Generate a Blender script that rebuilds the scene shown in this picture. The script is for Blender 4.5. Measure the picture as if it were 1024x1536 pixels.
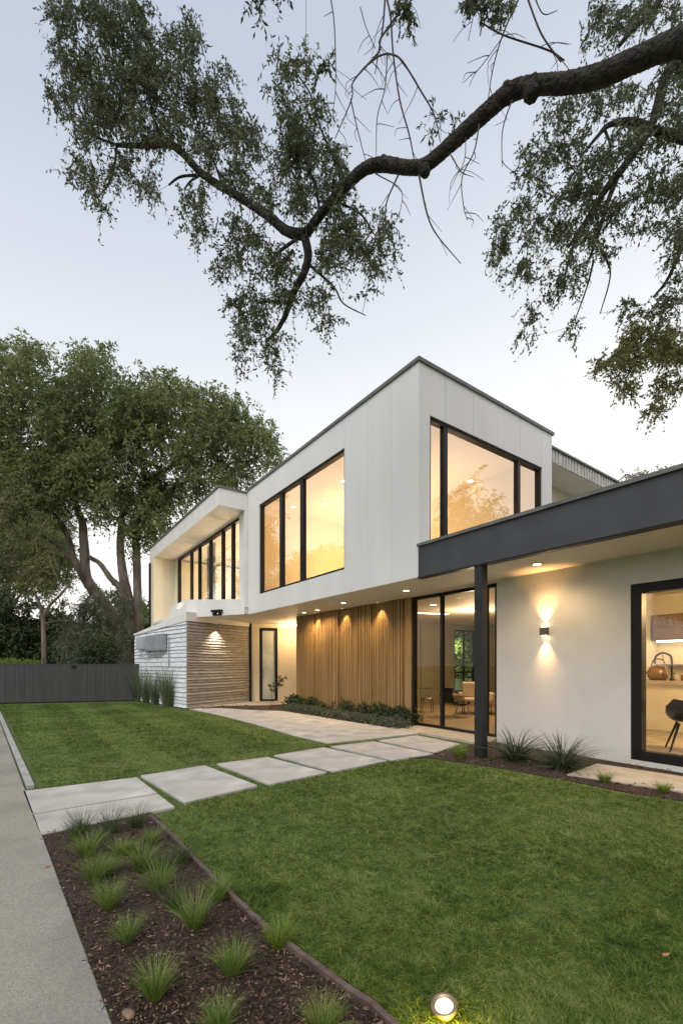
import bpy, math, random
import numpy as np
from mathutils import Vector, Matrix
for o in list(bpy.data.objects): bpy.data.objects.remove(o)
S = bpy.context.scene; COL = S.collection
R = math.radians
rnd = random.Random(7); rng = np.random.default_rng(11)

# ------------------------------------------------------------------ camera
EYE = 1.5; FPX = 667.0; HORV = 996.0
cd = bpy.data.cameras.new('camera'); cam = bpy.data.objects.new('camera', cd); COL.objects.link(cam)
cam.location = (0, 0, EYE); cam.rotation_euler = (R(90), 0, 0)
cd.sensor_fit = 'HORIZONTAL'; cd.sensor_width = 36; cd.lens = FPX/1024*36
cd.shift_y = (HORV-768)/1024; cd.clip_end = 800; cd.clip_start = .05
S.camera = cam
# ------------------------------------------------------------------ sky, sun, exposure
SUN_EL, SUN_AZ = 52, 205      # soft after-sunset light comes from behind the viewer
w = bpy.data.worlds.new("World"); S.world = w; w.use_nodes = True
nt = w.node_tree; N = nt.nodes; LK = nt.links; N.clear()
sky = N.new('ShaderNodeTexSky'); sky.sky_type = 'NISHITA'; sky.sun_disc = False
sky.sun_elevation = R(SUN_EL); sky.sun_rotation = R(SUN_AZ); sky.dust_density = 2.5; sky.air_density = 1.0
tc = N.new('ShaderNodeTexCoord'); sx = N.new('ShaderNodeSeparateXYZ')
LK.new(tc.outputs['Generated'], sx.inputs[0])
ramp = N.new('ShaderNodeValToRGB'); mm = N.new('ShaderNodeMath'); mm.operation = 'MULTIPLY_ADD'; mm.inputs[1].default_value = -.14; LK.new(sx.outputs['X'], mm.inputs[0]); LK.new(sx.outputs['Z'], mm.inputs[2]); LK.new(mm.outputs[0], ramp.inputs[0])
e = ramp.color_ramp.elements
e[0].position = 0.0; e[0].color = (10.6, 9.6, 8.8, 1)
e[1].position = 1.0; e[1].color = (4.4, 5.0, 6.2, 1)
for p, c in ((.15, (11.0, 10.4, 9.9)), (.38, (9.8, 9.75, 9.6)), (.60, (7.1, 7.5, 8.0)), (.80, (5.1, 5.6, 6.6))):
    k = e.new(p); k.color = (*c, 1)
mx = N.new('ShaderNodeMix'); mx.data_type = 'RGBA'; mx.inputs[0].default_value = .92
LK.new(sky.outputs[0], mx.inputs[6]); LK.new(ramp.outputs[0], mx.inputs[7])
bg = N.new('ShaderNodeBackground'); bg.inputs[1].default_value = .1
LK.new(mx.outputs[2], bg.inputs[0])
wo = N.new('ShaderNodeOutputWorld'); LK.new(bg.outputs[0], wo.inputs[0])
sd = bpy.data.lights.new('sun', 'SUN'); sd.energy = 1.6; sd.angle = R(50); sd.color = (1, .95, .88)
so = bpy.data.objects.new('sun', sd); COL.objects.link(so)
az, el = R(SUN_AZ), R(SUN_EL)
so.rotation_euler = Vector((math.sin(az)*math.cos(el), math.cos(az)*math.cos(el), math.sin(el))).to_track_quat('Z', 'Y').to_euler()
S.view_settings.view_transform = 'Standard'; S.view_settings.look = 'None'
S.view_settings.exposure = 0.27; S.view_settings.gamma = 1
S.render.engine = 'CYCLES'
S.cycles.max_bounces = 7; S.cycles.transparent_max_bounces = 12; S.cycles.sample_clamp_indirect = 4
S.cycles.caustics_reflective = False; S.cycles.caustics_refractive = False

# ------------------------------------------------------------------ helpers
def at(u, v, Y):            # pixel of the photograph -> point Y metres ahead
    return Vector(((u-512)/FPX*Y, Y, EYE+(HORV-v)/FPX*Y))
def G(u, v, z=0.0):         # pixel -> point on the ground
    return at(u, v, (EYE-z)*FPX/(v-HORV))
C0 = Vector((1.405, 8.08, 0)); TH = math.atan2(.5832, .8123)
AX = Vector((-.5832, .8123, 0)); BX = Vector((.8123, .5832, 0))
def H(x, y, z=0): return C0+BX*x+AX*y+Vector((0, 0, z))      # house coordinates -> world
def toH(p):
    d = p-C0; return Vector((d.dot(BX), d.dot(AX), p.z))
def onx(u, v, b):           # pixel -> (y, z) on the house plane x = b
    r = (u-512)/FPX; P = C0+BX*b; a = (P.x-r*P.y)/(r*AX.y-AX.x); Y = P.y+a*AX.y
    return a, EYE+(HORV-v)/FPX*Y
def tag(o, label=None, cat=None, group=None, kind=None):
    for k, v in (('label', label), ('category', cat), ('group', group), ('kind', kind)):
        if v: o[k] = v
    return o
def empty(name, loc, rz=0):
    o = bpy.data.objects.new(name, None); o.empty_display_size = .2; COL.objects.link(o)
    o.location = loc; o.rotation_euler = (0, 0, rz); return o
def link(name, me, mat, parent=None, smooth=False):
    if isinstance(mat, (list, tuple)):
        for m in mat: me.materials.append(m)
    elif mat: me.materials.append(mat)
    if smooth: me.polygons.foreach_set('use_smooth', [True]*len(me.polygons))
    me.name = name
    o = bpy.data.objects.new(name, me); COL.objects.link(o)
    if parent: o.parent = parent
    return o
def bevel(o, w=.01, seg=2):
    m = o.modifiers.new('bevel', 'BEVEL'); m.width = w; m.segments = seg; m.limit_method = 'ANGLE'; return o
def npmesh(name, V, F, mat, parent=None, smooth=False):
    V = np.asarray(V, np.float32); F = np.asarray(F, np.int32)
    me = bpy.data.meshes.new(name); n, k = F.shape
    me.vertices.add(len(V)); me.vertices.foreach_set('co', V.ravel())
    me.loops.add(n*k); me.loops.foreach_set('vertex_index', F.ravel())
    me.polygons.add(n); me.polygons.foreach_set('loop_start', np.arange(0, n*k, k, dtype=np.int32))
    me.update(calc_edges=True); me.validate()
    return link(name, me, mat, parent, smooth)
class MB:
    def __init__(s): s.v = []; s.f = []
    def add(s, vs, fs):
        b = len(s.v); s.v += [tuple(p) for p in vs]; s.f += [tuple(i+b for i in f) for f in fs]; return s
    def box(s, x0, x1, y0, y1, z0, z1, M=None):
        if x0 > x1: x0, x1 = x1, x0
        if y0 > y1: y0, y1 = y1, y0
        vs = [Vector(p) for p in ((x0,y0,z0),(x1,y0,z0),(x1,y1,z0),(x0,y1,z0),(x0,y0,z1),(x1,y0,z1),(x1,y1,z1),(x0,y1,z1))]
        if M is not None: vs = [M @ p for p in vs]
        return s.add(vs, [(0,3,2,1),(4,5,6,7),(0,1,5,4),(1,2,6,5),(2,3,7,6),(3,0,4,7)])
    def prism(s, poly, z0, z1, ztop=None):
        n = len(poly); area = sum(poly[i][0]*poly[(i+1)%n][1]-poly[(i+1)%n][0]*poly[i][1] for i in range(n))
        if area < 0: poly = poly[::-1]; ztop = ztop[::-1] if ztop else None
        zt = ztop or [z1]*n
        vs = [(p[0], p[1], z0) for p in poly]+[(p[0], p[1], zt[i]) for i, p in enumerate(poly)]
        return s.add(vs, [tuple(range(n-1, -1, -1)), tuple(range(n, 2*n))]+[(i, (i+1)%n, n+(i+1)%n, n+i) for i in range(n)])
    def tube(s, pts, rad, k=8, cap=True):
        pts = [Vector(p) for p in pts]; n = len(pts)
        rad = rad if isinstance(rad, (list, tuple)) else [rad]*n
        vs = []; up = Vector((0, 0, 1)); prev = None
        for i in range(n):
            d = (pts[min(i+1, n-1)]-pts[max(i-1, 0)]).normalized()
            a = (prev-d*prev.dot(d)) if prev is not None else d.cross(Vector((1, 0, 0)) if abs(d.x) < .9 else up)
            if a.length < 1e-6: a = d.orthogonal()
            a.normalize(); prev = a; b = d.cross(a)
            for j in range(k):
                t = 2*math.pi*j/k; vs.append(pts[i]+(a*math.cos(t)+b*math.sin(t))*rad[i])
        fs = [(i*k+j, i*k+(j+1)%k, (i+1)*k+(j+1)%k, (i+1)*k+j) for i in range(n-1) for j in range(k)]
        if cap: fs += [tuple(range(k-1, -1, -1)), tuple(range((n-1)*k, n*k))]
        return s.add(vs, fs)
    def grid(s, axis, t0, t1, u0, u1, z0, z1, holes):     # wall slab with openings, one skin without seams
        us = sorted({u0, u1, *[c for h in holes for c in h[:2] if u0 < c < u1]})
        zs = sorted({z0, z1, *[c for h in holes for c in h[2:] if z0 < c < z1]})
        def solid(i, j):
            if not (0 <= i < len(us)-1 and 0 <= j < len(zs)-1): return False
            cu, cz = (us[i]+us[i+1])/2, (zs[j]+zs[j+1])/2
            return not any(h[0] < cu < h[1] and h[2] < cz < h[3] for h in holes)
        P = (lambda t, u, z: (t, u, z)) if axis == 'x' else (lambda t, u, z: (u, t, z))
        for i in range(len(us)-1):
            for j in range(len(zs)-1):
                if not solid(i, j): continue
                a, b, c, d = us[i], us[i+1], zs[j], zs[j+1]
                s.add([P(t0,a,c),P(t0,b,c),P(t0,b,d),P(t0,a,d)], [(0,1,2,3)]); s.add([P(t1,a,c),P(t1,b,c),P(t1,b,d),P(t1,a,d)], [(3,2,1,0)])
                if not solid(i-1, j): s.add([P(t0,a,c),P(t1,a,c),P(t1,a,d),P(t0,a,d)], [(0,1,2,3)])
                if not solid(i+1, j): s.add([P(t0,b,c),P(t1,b,c),P(t1,b,d),P(t0,b,d)], [(3,2,1,0)])
                if not solid(i, j-1): s.add([P(t0,a,c),P(t1,a,c),P(t1,b,c),P(t0,b,c)], [(3,2,1,0)])
                if not solid(i, j+1): s.add([P(t0,a,d),P(t1,a,d),P(t1,b,d),P(t0,b,d)], [(0,1,2,3)])
        return s
    def build(s, name, mat, parent=None, smooth=False):
        me = bpy.data.meshes.new(name); me.from_pydata([tuple(p) for p in s.v], [], s.f); me.update()
        return link(name, me, mat, parent, smooth)
def box(name, mat, parent, *a): return MB().box(*a).build(name, mat, parent)
def lathe(name, prof, mat, parent, k=24, M=None):
    vs = []; n = len(prof)
    for r, z in prof:
        for j in range(k):
            t = 2*math.pi*j/k; p = Vector((r*math.cos(t), r*math.sin(t), z)); vs.append(M @ p if M is not None else p)
    fs = [(i*k+j, i*k+(j+1)%k, (i+1)*k+(j+1)%k, (i+1)*k+j) for i in range(n-1) for j in range(k)]
    return MB().add(vs, fs+[tuple(range(k-1, -1, -1)), tuple(range((n-1)*k, n*k))]).build(name, mat, parent, True)
def copy_tree(o, parent=None):
    c = o.copy(); COL.objects.link(c)
    if parent: c.parent = parent; c.matrix_parent_inverse = o.matrix_parent_inverse
    for ch in list(o.children): copy_tree(ch, c)
    return c

# ------------------------------------------------------------------ materials
def mat(name, c1, c2=None, scale=4, rough=.7, bump=0, bscale=None, bdist=.02, metal=0, detail=6, stretch=None, lo=.35, hi=.65, spec=.5, c3=None, s3=.6, coat=0):
    m = bpy.data.materials.new(name); m.use_nodes = True; t = m.node_tree; n = t.nodes; l = t.links; n.clear()
    out = n.new('ShaderNodeOutputMaterial'); p = n.new('ShaderNodeBsdfPrincipled'); l.new(p.outputs[0], out.inputs[0])
    p.inputs['Roughness'].default_value = rough; p.inputs['Metallic'].default_value = metal
    p.inputs['Specular IOR Level'].default_value = spec; p.inputs['Coat Weight'].default_value = coat
    co = n.new('ShaderNodeTexCoord'); src = co.outputs['Object']
    if stretch:
        mp = n.new('ShaderNodeMapping'); mp.inputs['Scale'].default_value = stretch; l.new(src, mp.inputs[0]); src = mp.outputs[0]
    if c2 is None: p.inputs['Base Color'].default_value = (*c1, 1)
    else:
        nz = n.new('ShaderNodeTexNoise'); nz.inputs['Scale'].default_value = scale; nz.inputs['Detail'].default_value = detail
        l.new(src, nz.inputs['Vector']); r = n.new('ShaderNodeValToRGB')
        r.color_ramp.elements[0].position = lo; r.color_ramp.elements[1].position = hi
        r.color_ramp.elements[0].color = (*c1, 1); r.color_ramp.elements[1].color = (*c2, 1)
        l.new(nz.outputs[0], r.inputs[0]); c = r.outputs[0]
        if c3:
            n3 = n.new('ShaderNodeTexNoise'); n3.inputs['Scale'].default_value = s3; n3.inputs['Detail'].default_value = 4
            l.new(co.outputs['Object'], n3.inputs['Vector']); r3 = n.new('ShaderNodeMapRange')
            r3.inputs[1].default_value = .45; r3.inputs[2].default_value = .7; l.new(n3.outputs[0], r3.inputs[0])
            m3 = n.new('ShaderNodeMix'); m3.data_type = 'RGBA'; l.new(r3.outputs[0], m3.inputs[0]); l.new(c, m3.inputs[6])
            m3.inputs[7].default_value = (*c3, 1); c = m3.outputs[2]
        l.new(c, p.inputs['Base Color'])
    if bump:
        nb = n.new('ShaderNodeTexNoise'); nb.inputs['Scale'].default_value = bscale or scale*4; nb.inputs['Detail'].default_value = 8
        l.new(src, nb.inputs['Vector']); b = n.new('ShaderNodeBump'); b.inputs['Strength'].default_value = bump; b.inputs['Distance'].default_value = bdist
        l.new(nb.outputs[0], b.inputs['Height']); l.new(b.outputs[0], p.inputs['Normal'])
    return m
def leafmat(name, cols, trans=.3, rough=.55, nscale=.6, mixn=.45, patch=0):
    m = bpy.data.materials.new(name); m.use_nodes = True; t = m.node_tree; n = t.nodes; l = t.links; n.clear()
    out = n.new('ShaderNodeOutputMaterial'); p = n.new('ShaderNodeBsdfPrincipled'); p.inputs['Roughness'].default_value = rough
    p.inputs['Specular IOR Level'].default_value = .35
    ge = n.new('ShaderNodeNewGeometry'); nz = n.new('ShaderNodeTexNoise'); nz.inputs['Scale'].default_value = nscale
    co = n.new('ShaderNodeTexCoord'); l.new(co.outputs['Object'], nz.inputs['Vector'])
    a = n.new('ShaderNodeMix'); a.data_type = 'FLOAT'; a.inputs[0].default_value = mixn
    l.new(ge.outputs['Random Per Island'], a.inputs[2]); l.new(nz.outputs[0], a.inputs[3])
    r = n.new('ShaderNodeValToRGB'); r.color_ramp.elements[0].position = .15; r.color_ramp.elements[1].position = .85
    r.color_ramp.elements[0].color = (*cols[0], 1); r.color_ramp.elements[1].color = (*cols[-1], 1)
    for i, c in enumerate(cols[1:-1]): k = r.color_ramp.elements.new(.15+.7*(i+1)/(len(cols)-1)); k.color = (*c, 1)
    fac = a.outputs[0]
    if patch:
        for sc_, am in ((.55, patch), (5.0, patch*.8), (16, patch*.7)):
            n2 = n.new('ShaderNodeTexNoise'); n2.inputs['Scale'].default_value = sc_; n2.inputs['Detail'].default_value = 3; l.new(co.outputs['Object'], n2.inputs['Vector'])
            s1 = n.new('ShaderNodeMath'); s1.operation = 'SUBTRACT'; s1.inputs[1].default_value = .5; l.new(n2.outputs[0], s1.inputs[0])
            s2 = n.new('ShaderNodeMath'); s2.operation = 'MULTIPLY_ADD'; s2.inputs[1].default_value = am; l.new(s1.outputs[0], s2.inputs[0]); l.new(fac, s2.inputs[2]); fac = s2.outputs[0]
    l.new(fac, r.inputs[0]); l.new(r.outputs[0], p.inputs['Base Color'])
    tr = n.new('ShaderNodeBsdfTranslucent'); l.new(r.outputs[0], tr.inputs[0])
    mxs = n.new('ShaderNodeMixShader'); mxs.inputs[0].default_value = trans
    l.new(p.outputs[0], mxs.inputs[1]); l.new(tr.outputs[0], mxs.inputs[2]); l.new(mxs.outputs[0], out.inputs[0])
    return m
def glow(name, c, s):
    m = bpy.data.materials.new(name); m.use_nodes = True; n = m.node_tree.nodes; n.clear()
    o = n.new('ShaderNodeOutputMaterial'); e_ = n.new('ShaderNodeEmission'); e_.inputs[0].default_value = (*c, 1); e_.inputs[1].default_value = s
    m.node_tree.links.new(e_.outputs[0], o.inputs[0]); return m
def glassmat(name, base=.06, tint=(1, 1, 1), rough=0.0):
    m = bpy.data.materials.new(name); m.use_nodes = True; t = m.node_tree; n = t.nodes; l = t.links; n.clear()
    out = n.new('ShaderNodeOutputMaterial'); tr = n.new('ShaderNodeBsdfTransparent'); tr.inputs[0].default_value = (*tint, 1)
    gl = n.new('ShaderNodeBsdfGlossy'); gl.inputs['Roughness'].default_value = rough
    fr = n.new('ShaderNodeLayerWeight'); fr.inputs[0].default_value = .5; pw = n.new('ShaderNodeMath'); pw.operation = 'POWER'; pw.inputs[1].default_value = 3
    ma = n.new('ShaderNodeMath'); ma.operation = 'MULTIPLY_ADD'; ma.inputs[1].default_value = .85; ma.inputs[2].default_value = base; ma.use_clamp = True
    l.new(fr.outputs['Facing'], pw.inputs[0]); l.new(pw.outputs[0], ma.inputs[0]); ms = n.new('ShaderNodeMixShader'); l.new(ma.outputs[0], ms.inputs[0])
    l.new(tr.outputs[0], ms.inputs[1]); l.new(gl.outputs[0], ms.inputs[2]); l.new(ms.outputs[0], out.inputs[0]); return m
WHITE = mat('white_render', (.73, .72, .715), (.80, .785, .77), 1.3, .6, .05, 30, c3=(.71, .69, .67), s3=2.5)
PANEL = mat('white_panel', (.74, .735, .735), (.81, .80, .795), 1.4, .45, .04, 9, stretch=(1, 1, .18), c3=(.76, .75, .74), s3=.7)
STUCCO = mat('stucco', (.66, .645, .61), (.73, .715, .68), 1.6, .85, .22, 55, c3=(.69, .665, .62), s3=.9)
SOFF = mat('soffit_paint', (.66, .62, .55), (.70, .66, .59), 1.5, .7)
CREAM = mat('cream_paint', (.72, .66, .52), (.76, .70, .56), 1.5, .7)
CORE = mat('joint_dark', (.12, .12, .12))
POSTM = mat('post_metal', (.022, .022, .023), (.030, .030, .031), 3, .5, spec=.25)
CHAR = mat('charcoal_metal', (.055, .057, .065), (.068, .071, .080), 2, .5, .02, 20, spec=.25)
FRAME = mat('dark_frame', (.010, .010, .010), (.015, .014, .014), 6, .42, spec=.22)
COPING = mat('coping_metal', (.10, .105, .10), (.14, .14, .135), 3, .45)
GLASS = glassmat('window_glass', .10); GLASSU = glassmat('window_glass_upper', .26); GLASSG = glassmat('door_glass', .02)
FROST = mat('frosted_glass', (.45, .50, .46), (.6, .63, .58), 2, .25)
SLAT = mat('cedar_slats', (.25, .155, .060), (.37, .24, .105), 3, .55, .15, 30, stretch=(6, 6, .15))
SLATB = mat('cedar_backing', (.075, .042, .018), (.11, .065, .028), 3, .6, stretch=(8, 8, .4))
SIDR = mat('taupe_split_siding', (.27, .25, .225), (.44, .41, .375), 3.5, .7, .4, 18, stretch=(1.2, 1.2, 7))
SIDL = mat('skylit_siding', (.56, .58, .63), (.80, .82, .86), 3.5, .7, .4, 18, stretch=(1.2, 1.2, 6))  # same boards as SIDR; the left face's sky light is put into the colour
JOINT = mat('siding_mortar', (.09, .085, .085))
WOODF = mat('oak_floor', (.40, .27, .14), (.55, .40, .23), 3, .3, stretch=(1, 9, 1))
INT = mat('interior_wall', (.68, .62, .48), (.72, .66, .52), 1.2, .7)
INTG = mat('interior_wall_olive', (.36, .33, .22), (.42, .39, .27), 1.2, .7)
CONC = mat('paver_concrete', (.30, .29, .272), (.55, .53, .495), 2.6, .75, .15, 50, c3=(.42, .40, .37), s3=.9, detail=10, lo=.3, hi=.7)
WALK = mat('sidewalk_concrete', (.24, .228, .195), (.33, .315, .27), 55, .85, .5, 90, c3=(.18, .172, .145), s3=1.1, detail=9, lo=.3, hi=.7)
TILE = mat('warm_paving', (.42, .36, .29), (.55, .48, .39), 4, .7, .1, 40)
KERB = mat('kerb_concrete', (.26, .26, .25), (.38, .38, .365), 5, .8, .2, 40)
SOIL = mat('lawn_soil', (.060, .090, .018), (.095, .135, .030), 9, .95, .4, 40)
MULCH = mat('mulch_soil', (.020, .013, .009), (.07, .043, .030), 45, .95, 1.0, 60)
BARK = mat('bark_dark', (.012, .010, .009), (.060, .049, .040), 9, .95, 1.0, 26, bdist=.09, c3=(.045, .048, .030), s3=5)
BARK2 = mat('bark_brown', (.085, .068, .055), (.26, .21, .17), 2.5, .9, .8, 9, stretch=(1, 1, .4))
TWIG = mat('twig_bark', (.035, .028, .025), (.06, .05, .042), 10, .9)
STEEL = mat('edging_steel', (.075, .05, .045), (.14, .10, .09), 12, .6, .2, 30)
FENCE = mat('fence_board', (.034, .034, .036), (.052, .052, .055), 3, .55, .1, 20, stretch=(4, 4, .25))
METALG = mat('grey_metal', (.30, .32, .36), (.36, .38, .42), 5, .4, metal=.3)
CHROME = mat('chrome', (.6, .6, .6), rough=.15, metal=1)
BRONZE = mat('bronze', (.30, .22, .15), (.40, .30, .20), 9, .35, metal=.8)
LEATH = mat('black_leather', (.008, .007, .007), (.014, .012, .012), 8, .4, spec=.3)
LINEN = mat('beige_linen', (.46, .36, .25), (.56, .45, .33), 20, .85)
BROWNC = mat('brown_veneer', (.13, .085, .055), (.20, .14, .09), 4, .5, stretch=(1, 1, 6))
ROOFM = mat('roof_membrane', (.12, .12, .12), (.2, .2, .19), 2, .85)
CORR = mat('corrugated_metal', (.42, .41, .40), (.55, .54, .52), 4, .5, metal=.2)
ROCK = mat('rock', (.14, .09, .06), (.26, .18, .13), 9, .85, .6)
GLOWW = glow('lamp_warm', (1, .78, .45), 14); GLOWS = glow('lamp_soft', (1, .80, .52), 9)
L_OAK = leafmat('leaf_olive', [(.045, .060, .030), (.085, .105, .050), (.13, .155, .080), (.19, .20, .11)], .45)
L_OAK2 = leafmat('leaf_olive_sunlit', [(.09, .105, .035), (.16, .18, .065), (.25, .26, .10), (.36, .32, .14)], .5)  # same olive leaves, paler and more golden: warm sunlight painted into the colour
L_BIG = leafmat('leaf_big_tree', [(.060, .085, .032), (.135, .170, .062), (.225, .26, .10), (.36, .37, .16)], .45, nscale=.4, mixn=.6)
L_MID = leafmat('leaf_mid', [(.07, .09, .03), (.13, .155, .055), (.19, .21, .08), (.26, .26, .11)], .4, nscale=.5)
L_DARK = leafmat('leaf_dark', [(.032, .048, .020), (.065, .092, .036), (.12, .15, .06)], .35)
L_PALE = leafmat('leaf_pale', [(.11, .14, .09), (.19, .22, .15), (.28, .30, .22)], .3)
L_LIME = leafmat('leaf_lime', [(.10, .16, .02), (.18, .27, .04), (.26, .35, .07)], .35)
L_SHRUB = leafmat('leaf_shrub', [(.018, .030, .014), (.035, .055, .024), (.07, .10, .045), (.12, .15, .08)], .25, nscale=4)
L_VAR = leafmat('leaf_variegated', [(.05, .07, .04), (.10, .13, .08), (.22, .25, .18)], .25, nscale=5)
GRASS = leafmat('lawn_blades', [(.030, .060, .007), (.098, .168, .020), (.175, .260, .038), (.32, .35, .12)], .38, nscale=1.6, mixn=.35, patch=.8)
TUFTM = leafmat('tuft_blades', [(.05, .10, .016), (.12, .21, .032), (.21, .32, .06), (.40, .34, .17)], .35, nscale=3, mixn=.3)
TUFTD = leafmat('tuft_blades_dark', [(.03, .055, .018), (.06, .10, .030), (.11, .155, .055), (.19, .19, .09)], .3, nscale=3, mixn=.3)
TUFTG = leafmat('reed_blades', [(.06, .085, .04), (.11, .145, .07), (.18, .22, .12), (.30, .30, .18)], .3, nscale=3, mixn=.3)
TUFTY = leafmat('tuft_blades_lime', [(.10, .17, .02), (.19, .28, .04), (.30, .36, .07)], .35, nscale=3, mixn=.3)
AGAVE = leafmat('agave_blades', [(.035, .050, .028), (.075, .100, .050), (.15, .18, .10)], .15, .4)

# ------------------------------------------------------------------ lamps
WARM = (1, .67, .33)
def lamp(name, kind, loc, power, parent=None, target=None, size=.05, ang=60, blend=.6, color=WARM, sizey=None):
    d = bpy.data.lights.new(name, kind); d.energy = power; d.color = color
    if kind == 'AREA':
        d.size = size
        if sizey: d.shape = 'RECTANGLE'; d.size_y = sizey
    else: d.shadow_soft_size = size
    if kind == 'SPOT': d.spot_size = R(ang); d.spot_blend = blend
    o = bpy.data.objects.new(name, d); COL.objects.link(o)
    o.location = loc
    if target is not None: o.rotation_euler = (Vector(loc)-Vector(target)).to_track_quat('Z', 'Y').to_euler()
    if parent: o.parent = parent; o.matrix_parent_inverse = parent.matrix_basis.inverted() if False else Matrix()
    return o

# ================================================================== GROUND
def poly_sheet(name, pts, z, mat_, kind='structure', thick=None):
    pts = [(p[0], p[1]) for p in pts]
    o = MB().prism(pts, z-(thick or .05), z).build(name, mat_)
    tag(o, kind=kind); return o
gr = MB().add([(-300, -200, 0), (300, -200, 0), (300, 400, 0), (-300, 400, 0)], [(0, 1, 2, 3)]).build('ground', SOIL); tag(gr, kind='structure')
# sidewalk on the left: its right edge runs along one straight line
SWd = (G(0, 1085)-G(165, 1536)).normalized(); SW0 = G(165, 1536)
SWn = Vector((-SWd.y, SWd.x, 0))
def sw(t, off): return SW0+SWd*t+SWn*off
def swpoly(t0, t1, o0, o1): return [sw(t0, o0), sw(t1, o0), sw(t1, o1), sw(t0, o1)]
o_side = 1 if (SWn.x < 0) else -1
tj = [-8, -4.9, -1.9, 2.52, 5.0, 7.8, 10.6, 13.4, 16.2, 19, 22]
m = MB()
for a, b in zip(tj[:-1], tj[1:]): m.prism([(p.x, p.y) for p in swpoly(a+.006, b-.006, 0.0, 1.9*o_side)], -.05, .03)
o = m.build('sidewalk', WALK); bevel(o, .006, 1); tag(o, kind='structure')
t_k = (G(36, 1186)-SW0).dot(SWd)
k = MB().prism([(p.x, p.y) for p in swpoly(t_k, 18, -.02*o_side, -.10*o_side)], -.05, .055).build('kerb', KERB); bevel(k, .01); tag(k, kind='structure')
road = MB().prism([(p.x, p.y) for p in swpoly(-14, 40, 1.92*o_side, 9*o_side)], -.05, .012).build('driveway', mat('asphalt', (.045, .045, .045), (.07, .07, .068), 60, .9, .4)); tag(road, kind='structure')
# stepping slabs of the path
slabs = [[(34,1187),(205,1166),(236,1189.5),(47,1221)], [(47.5,1222.5),(237,1191),(262,1210),(60,1252)],
 [(211,1163.5),(307,1148),(386,1178),(277,1203.5)], [(325,1145.6),(401,1135.5),(490,1158.4),(404,1176)],
 [(411,1133),(485,1121),(580,1141),(500,1157)], [(496,1119.5),(560,1112),(650,1131),(589,1140)],
 [(568,1110.5),(625,1103),(690,1116),(652,1129)]]
slabp = []
m = None
for i, q in enumerate(slabs):
    P = [G(*c, .03) for c in q]; slabp.append([(p.x, p.y) for p in P])
    c = sum(P, Vector())/4
    s_ = MB().prism([(p.x-c.x, p.y-c.y) for p in P], -.05, .03).build('paver', CONC); s_.location = (c.x, c.y, 0); bevel(s_, .006)
    lab = ['pale concrete paver nearest the sidewalk, upper piece behind the cut joint', 'narrow concrete strip paver at the planting bed, in front of the cut joint',
      'second square concrete paver counted from the sidewalk', 'third square concrete paver counted from the sidewalk', 'fourth concrete paver, midway along the stepping path',
      'fifth concrete paver, touching the walkway corner', 'last concrete paver before the dark post and glass door'][i]
    tag(s_, lab, 'paver', 'concrete pavers of the stepping path')
wk = [G(u, v) for u, v in ((284,1064.5),(330,1063.5),(380,1066.5),(424,1068),(510,1082),(593,1094.5),(640,1101),(560,1109.5),(492,1117),(440,1105),(380,1087),(320,1072))]
poly_sheet('walkway', wk, .025, CONC)
# landing step at the glass door and tiled entry floor
dp = [H(1.02, 1.9), H(1.75, 1.9), H(1.75, -.5), H(.98, -.5)]
poly_sheet('door_step', dp, .045, TILE)
poly_sheet('entry_floor', [H(-1.3, 9.1), H(1.5, 11.2), H(4.2, 10.6), H(1.9, 7.35), H(.6, 6.9)], .02, TILE)
# mulch beds
bed = [G(u, v) for u, v in ((60,1253),(228,1222),(262,1258),(300,1300),(345,1346),(400,1398),(470,1452),(530,1498),(580,1536))]
bed_near = bed+[sw(-3.5, -1.9*o_side+0), sw(-3.5, -.0*o_side)]
bed_near[-2] = Vector((1.2, .55, 0)); bed_near[-1] = sw(-1.6, 0)
poly_sheet('mulch_bed', bed_near, .018, MULCH)
bedR = [G(u, v) for u, v in ((600,1140),(640,1138),(700,1146),(760,1155),(850,1172),(950,1192),(1024,1203),(1100,1214))]
bedR_poly = bedR+[H(1.45, -5.2), H(1.45, -.55), H(1.0, -.5)]
poly_sheet('mulch_bed_right', bedR_poly, .014, MULCH)
poly_sheet('stone_apron', [G(850,1162,.03), G(895,1145.5,.03), H(1.47, -6.2), H(.72, -6.2), G(1024,1188,.03), G(960,1178,.03)], .03, TILE)
bedE = [G(u, v) for u, v in ((281,1064.5),(330,1060),(400,1059),(445,1056),(520,1072),(612,1096),(593,1095.5),(510,1083),(424,1068.5),(380,1067),(330,1064))]
poly_sheet('mulch_bed_entry', bedE, .022, MULCH)

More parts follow.
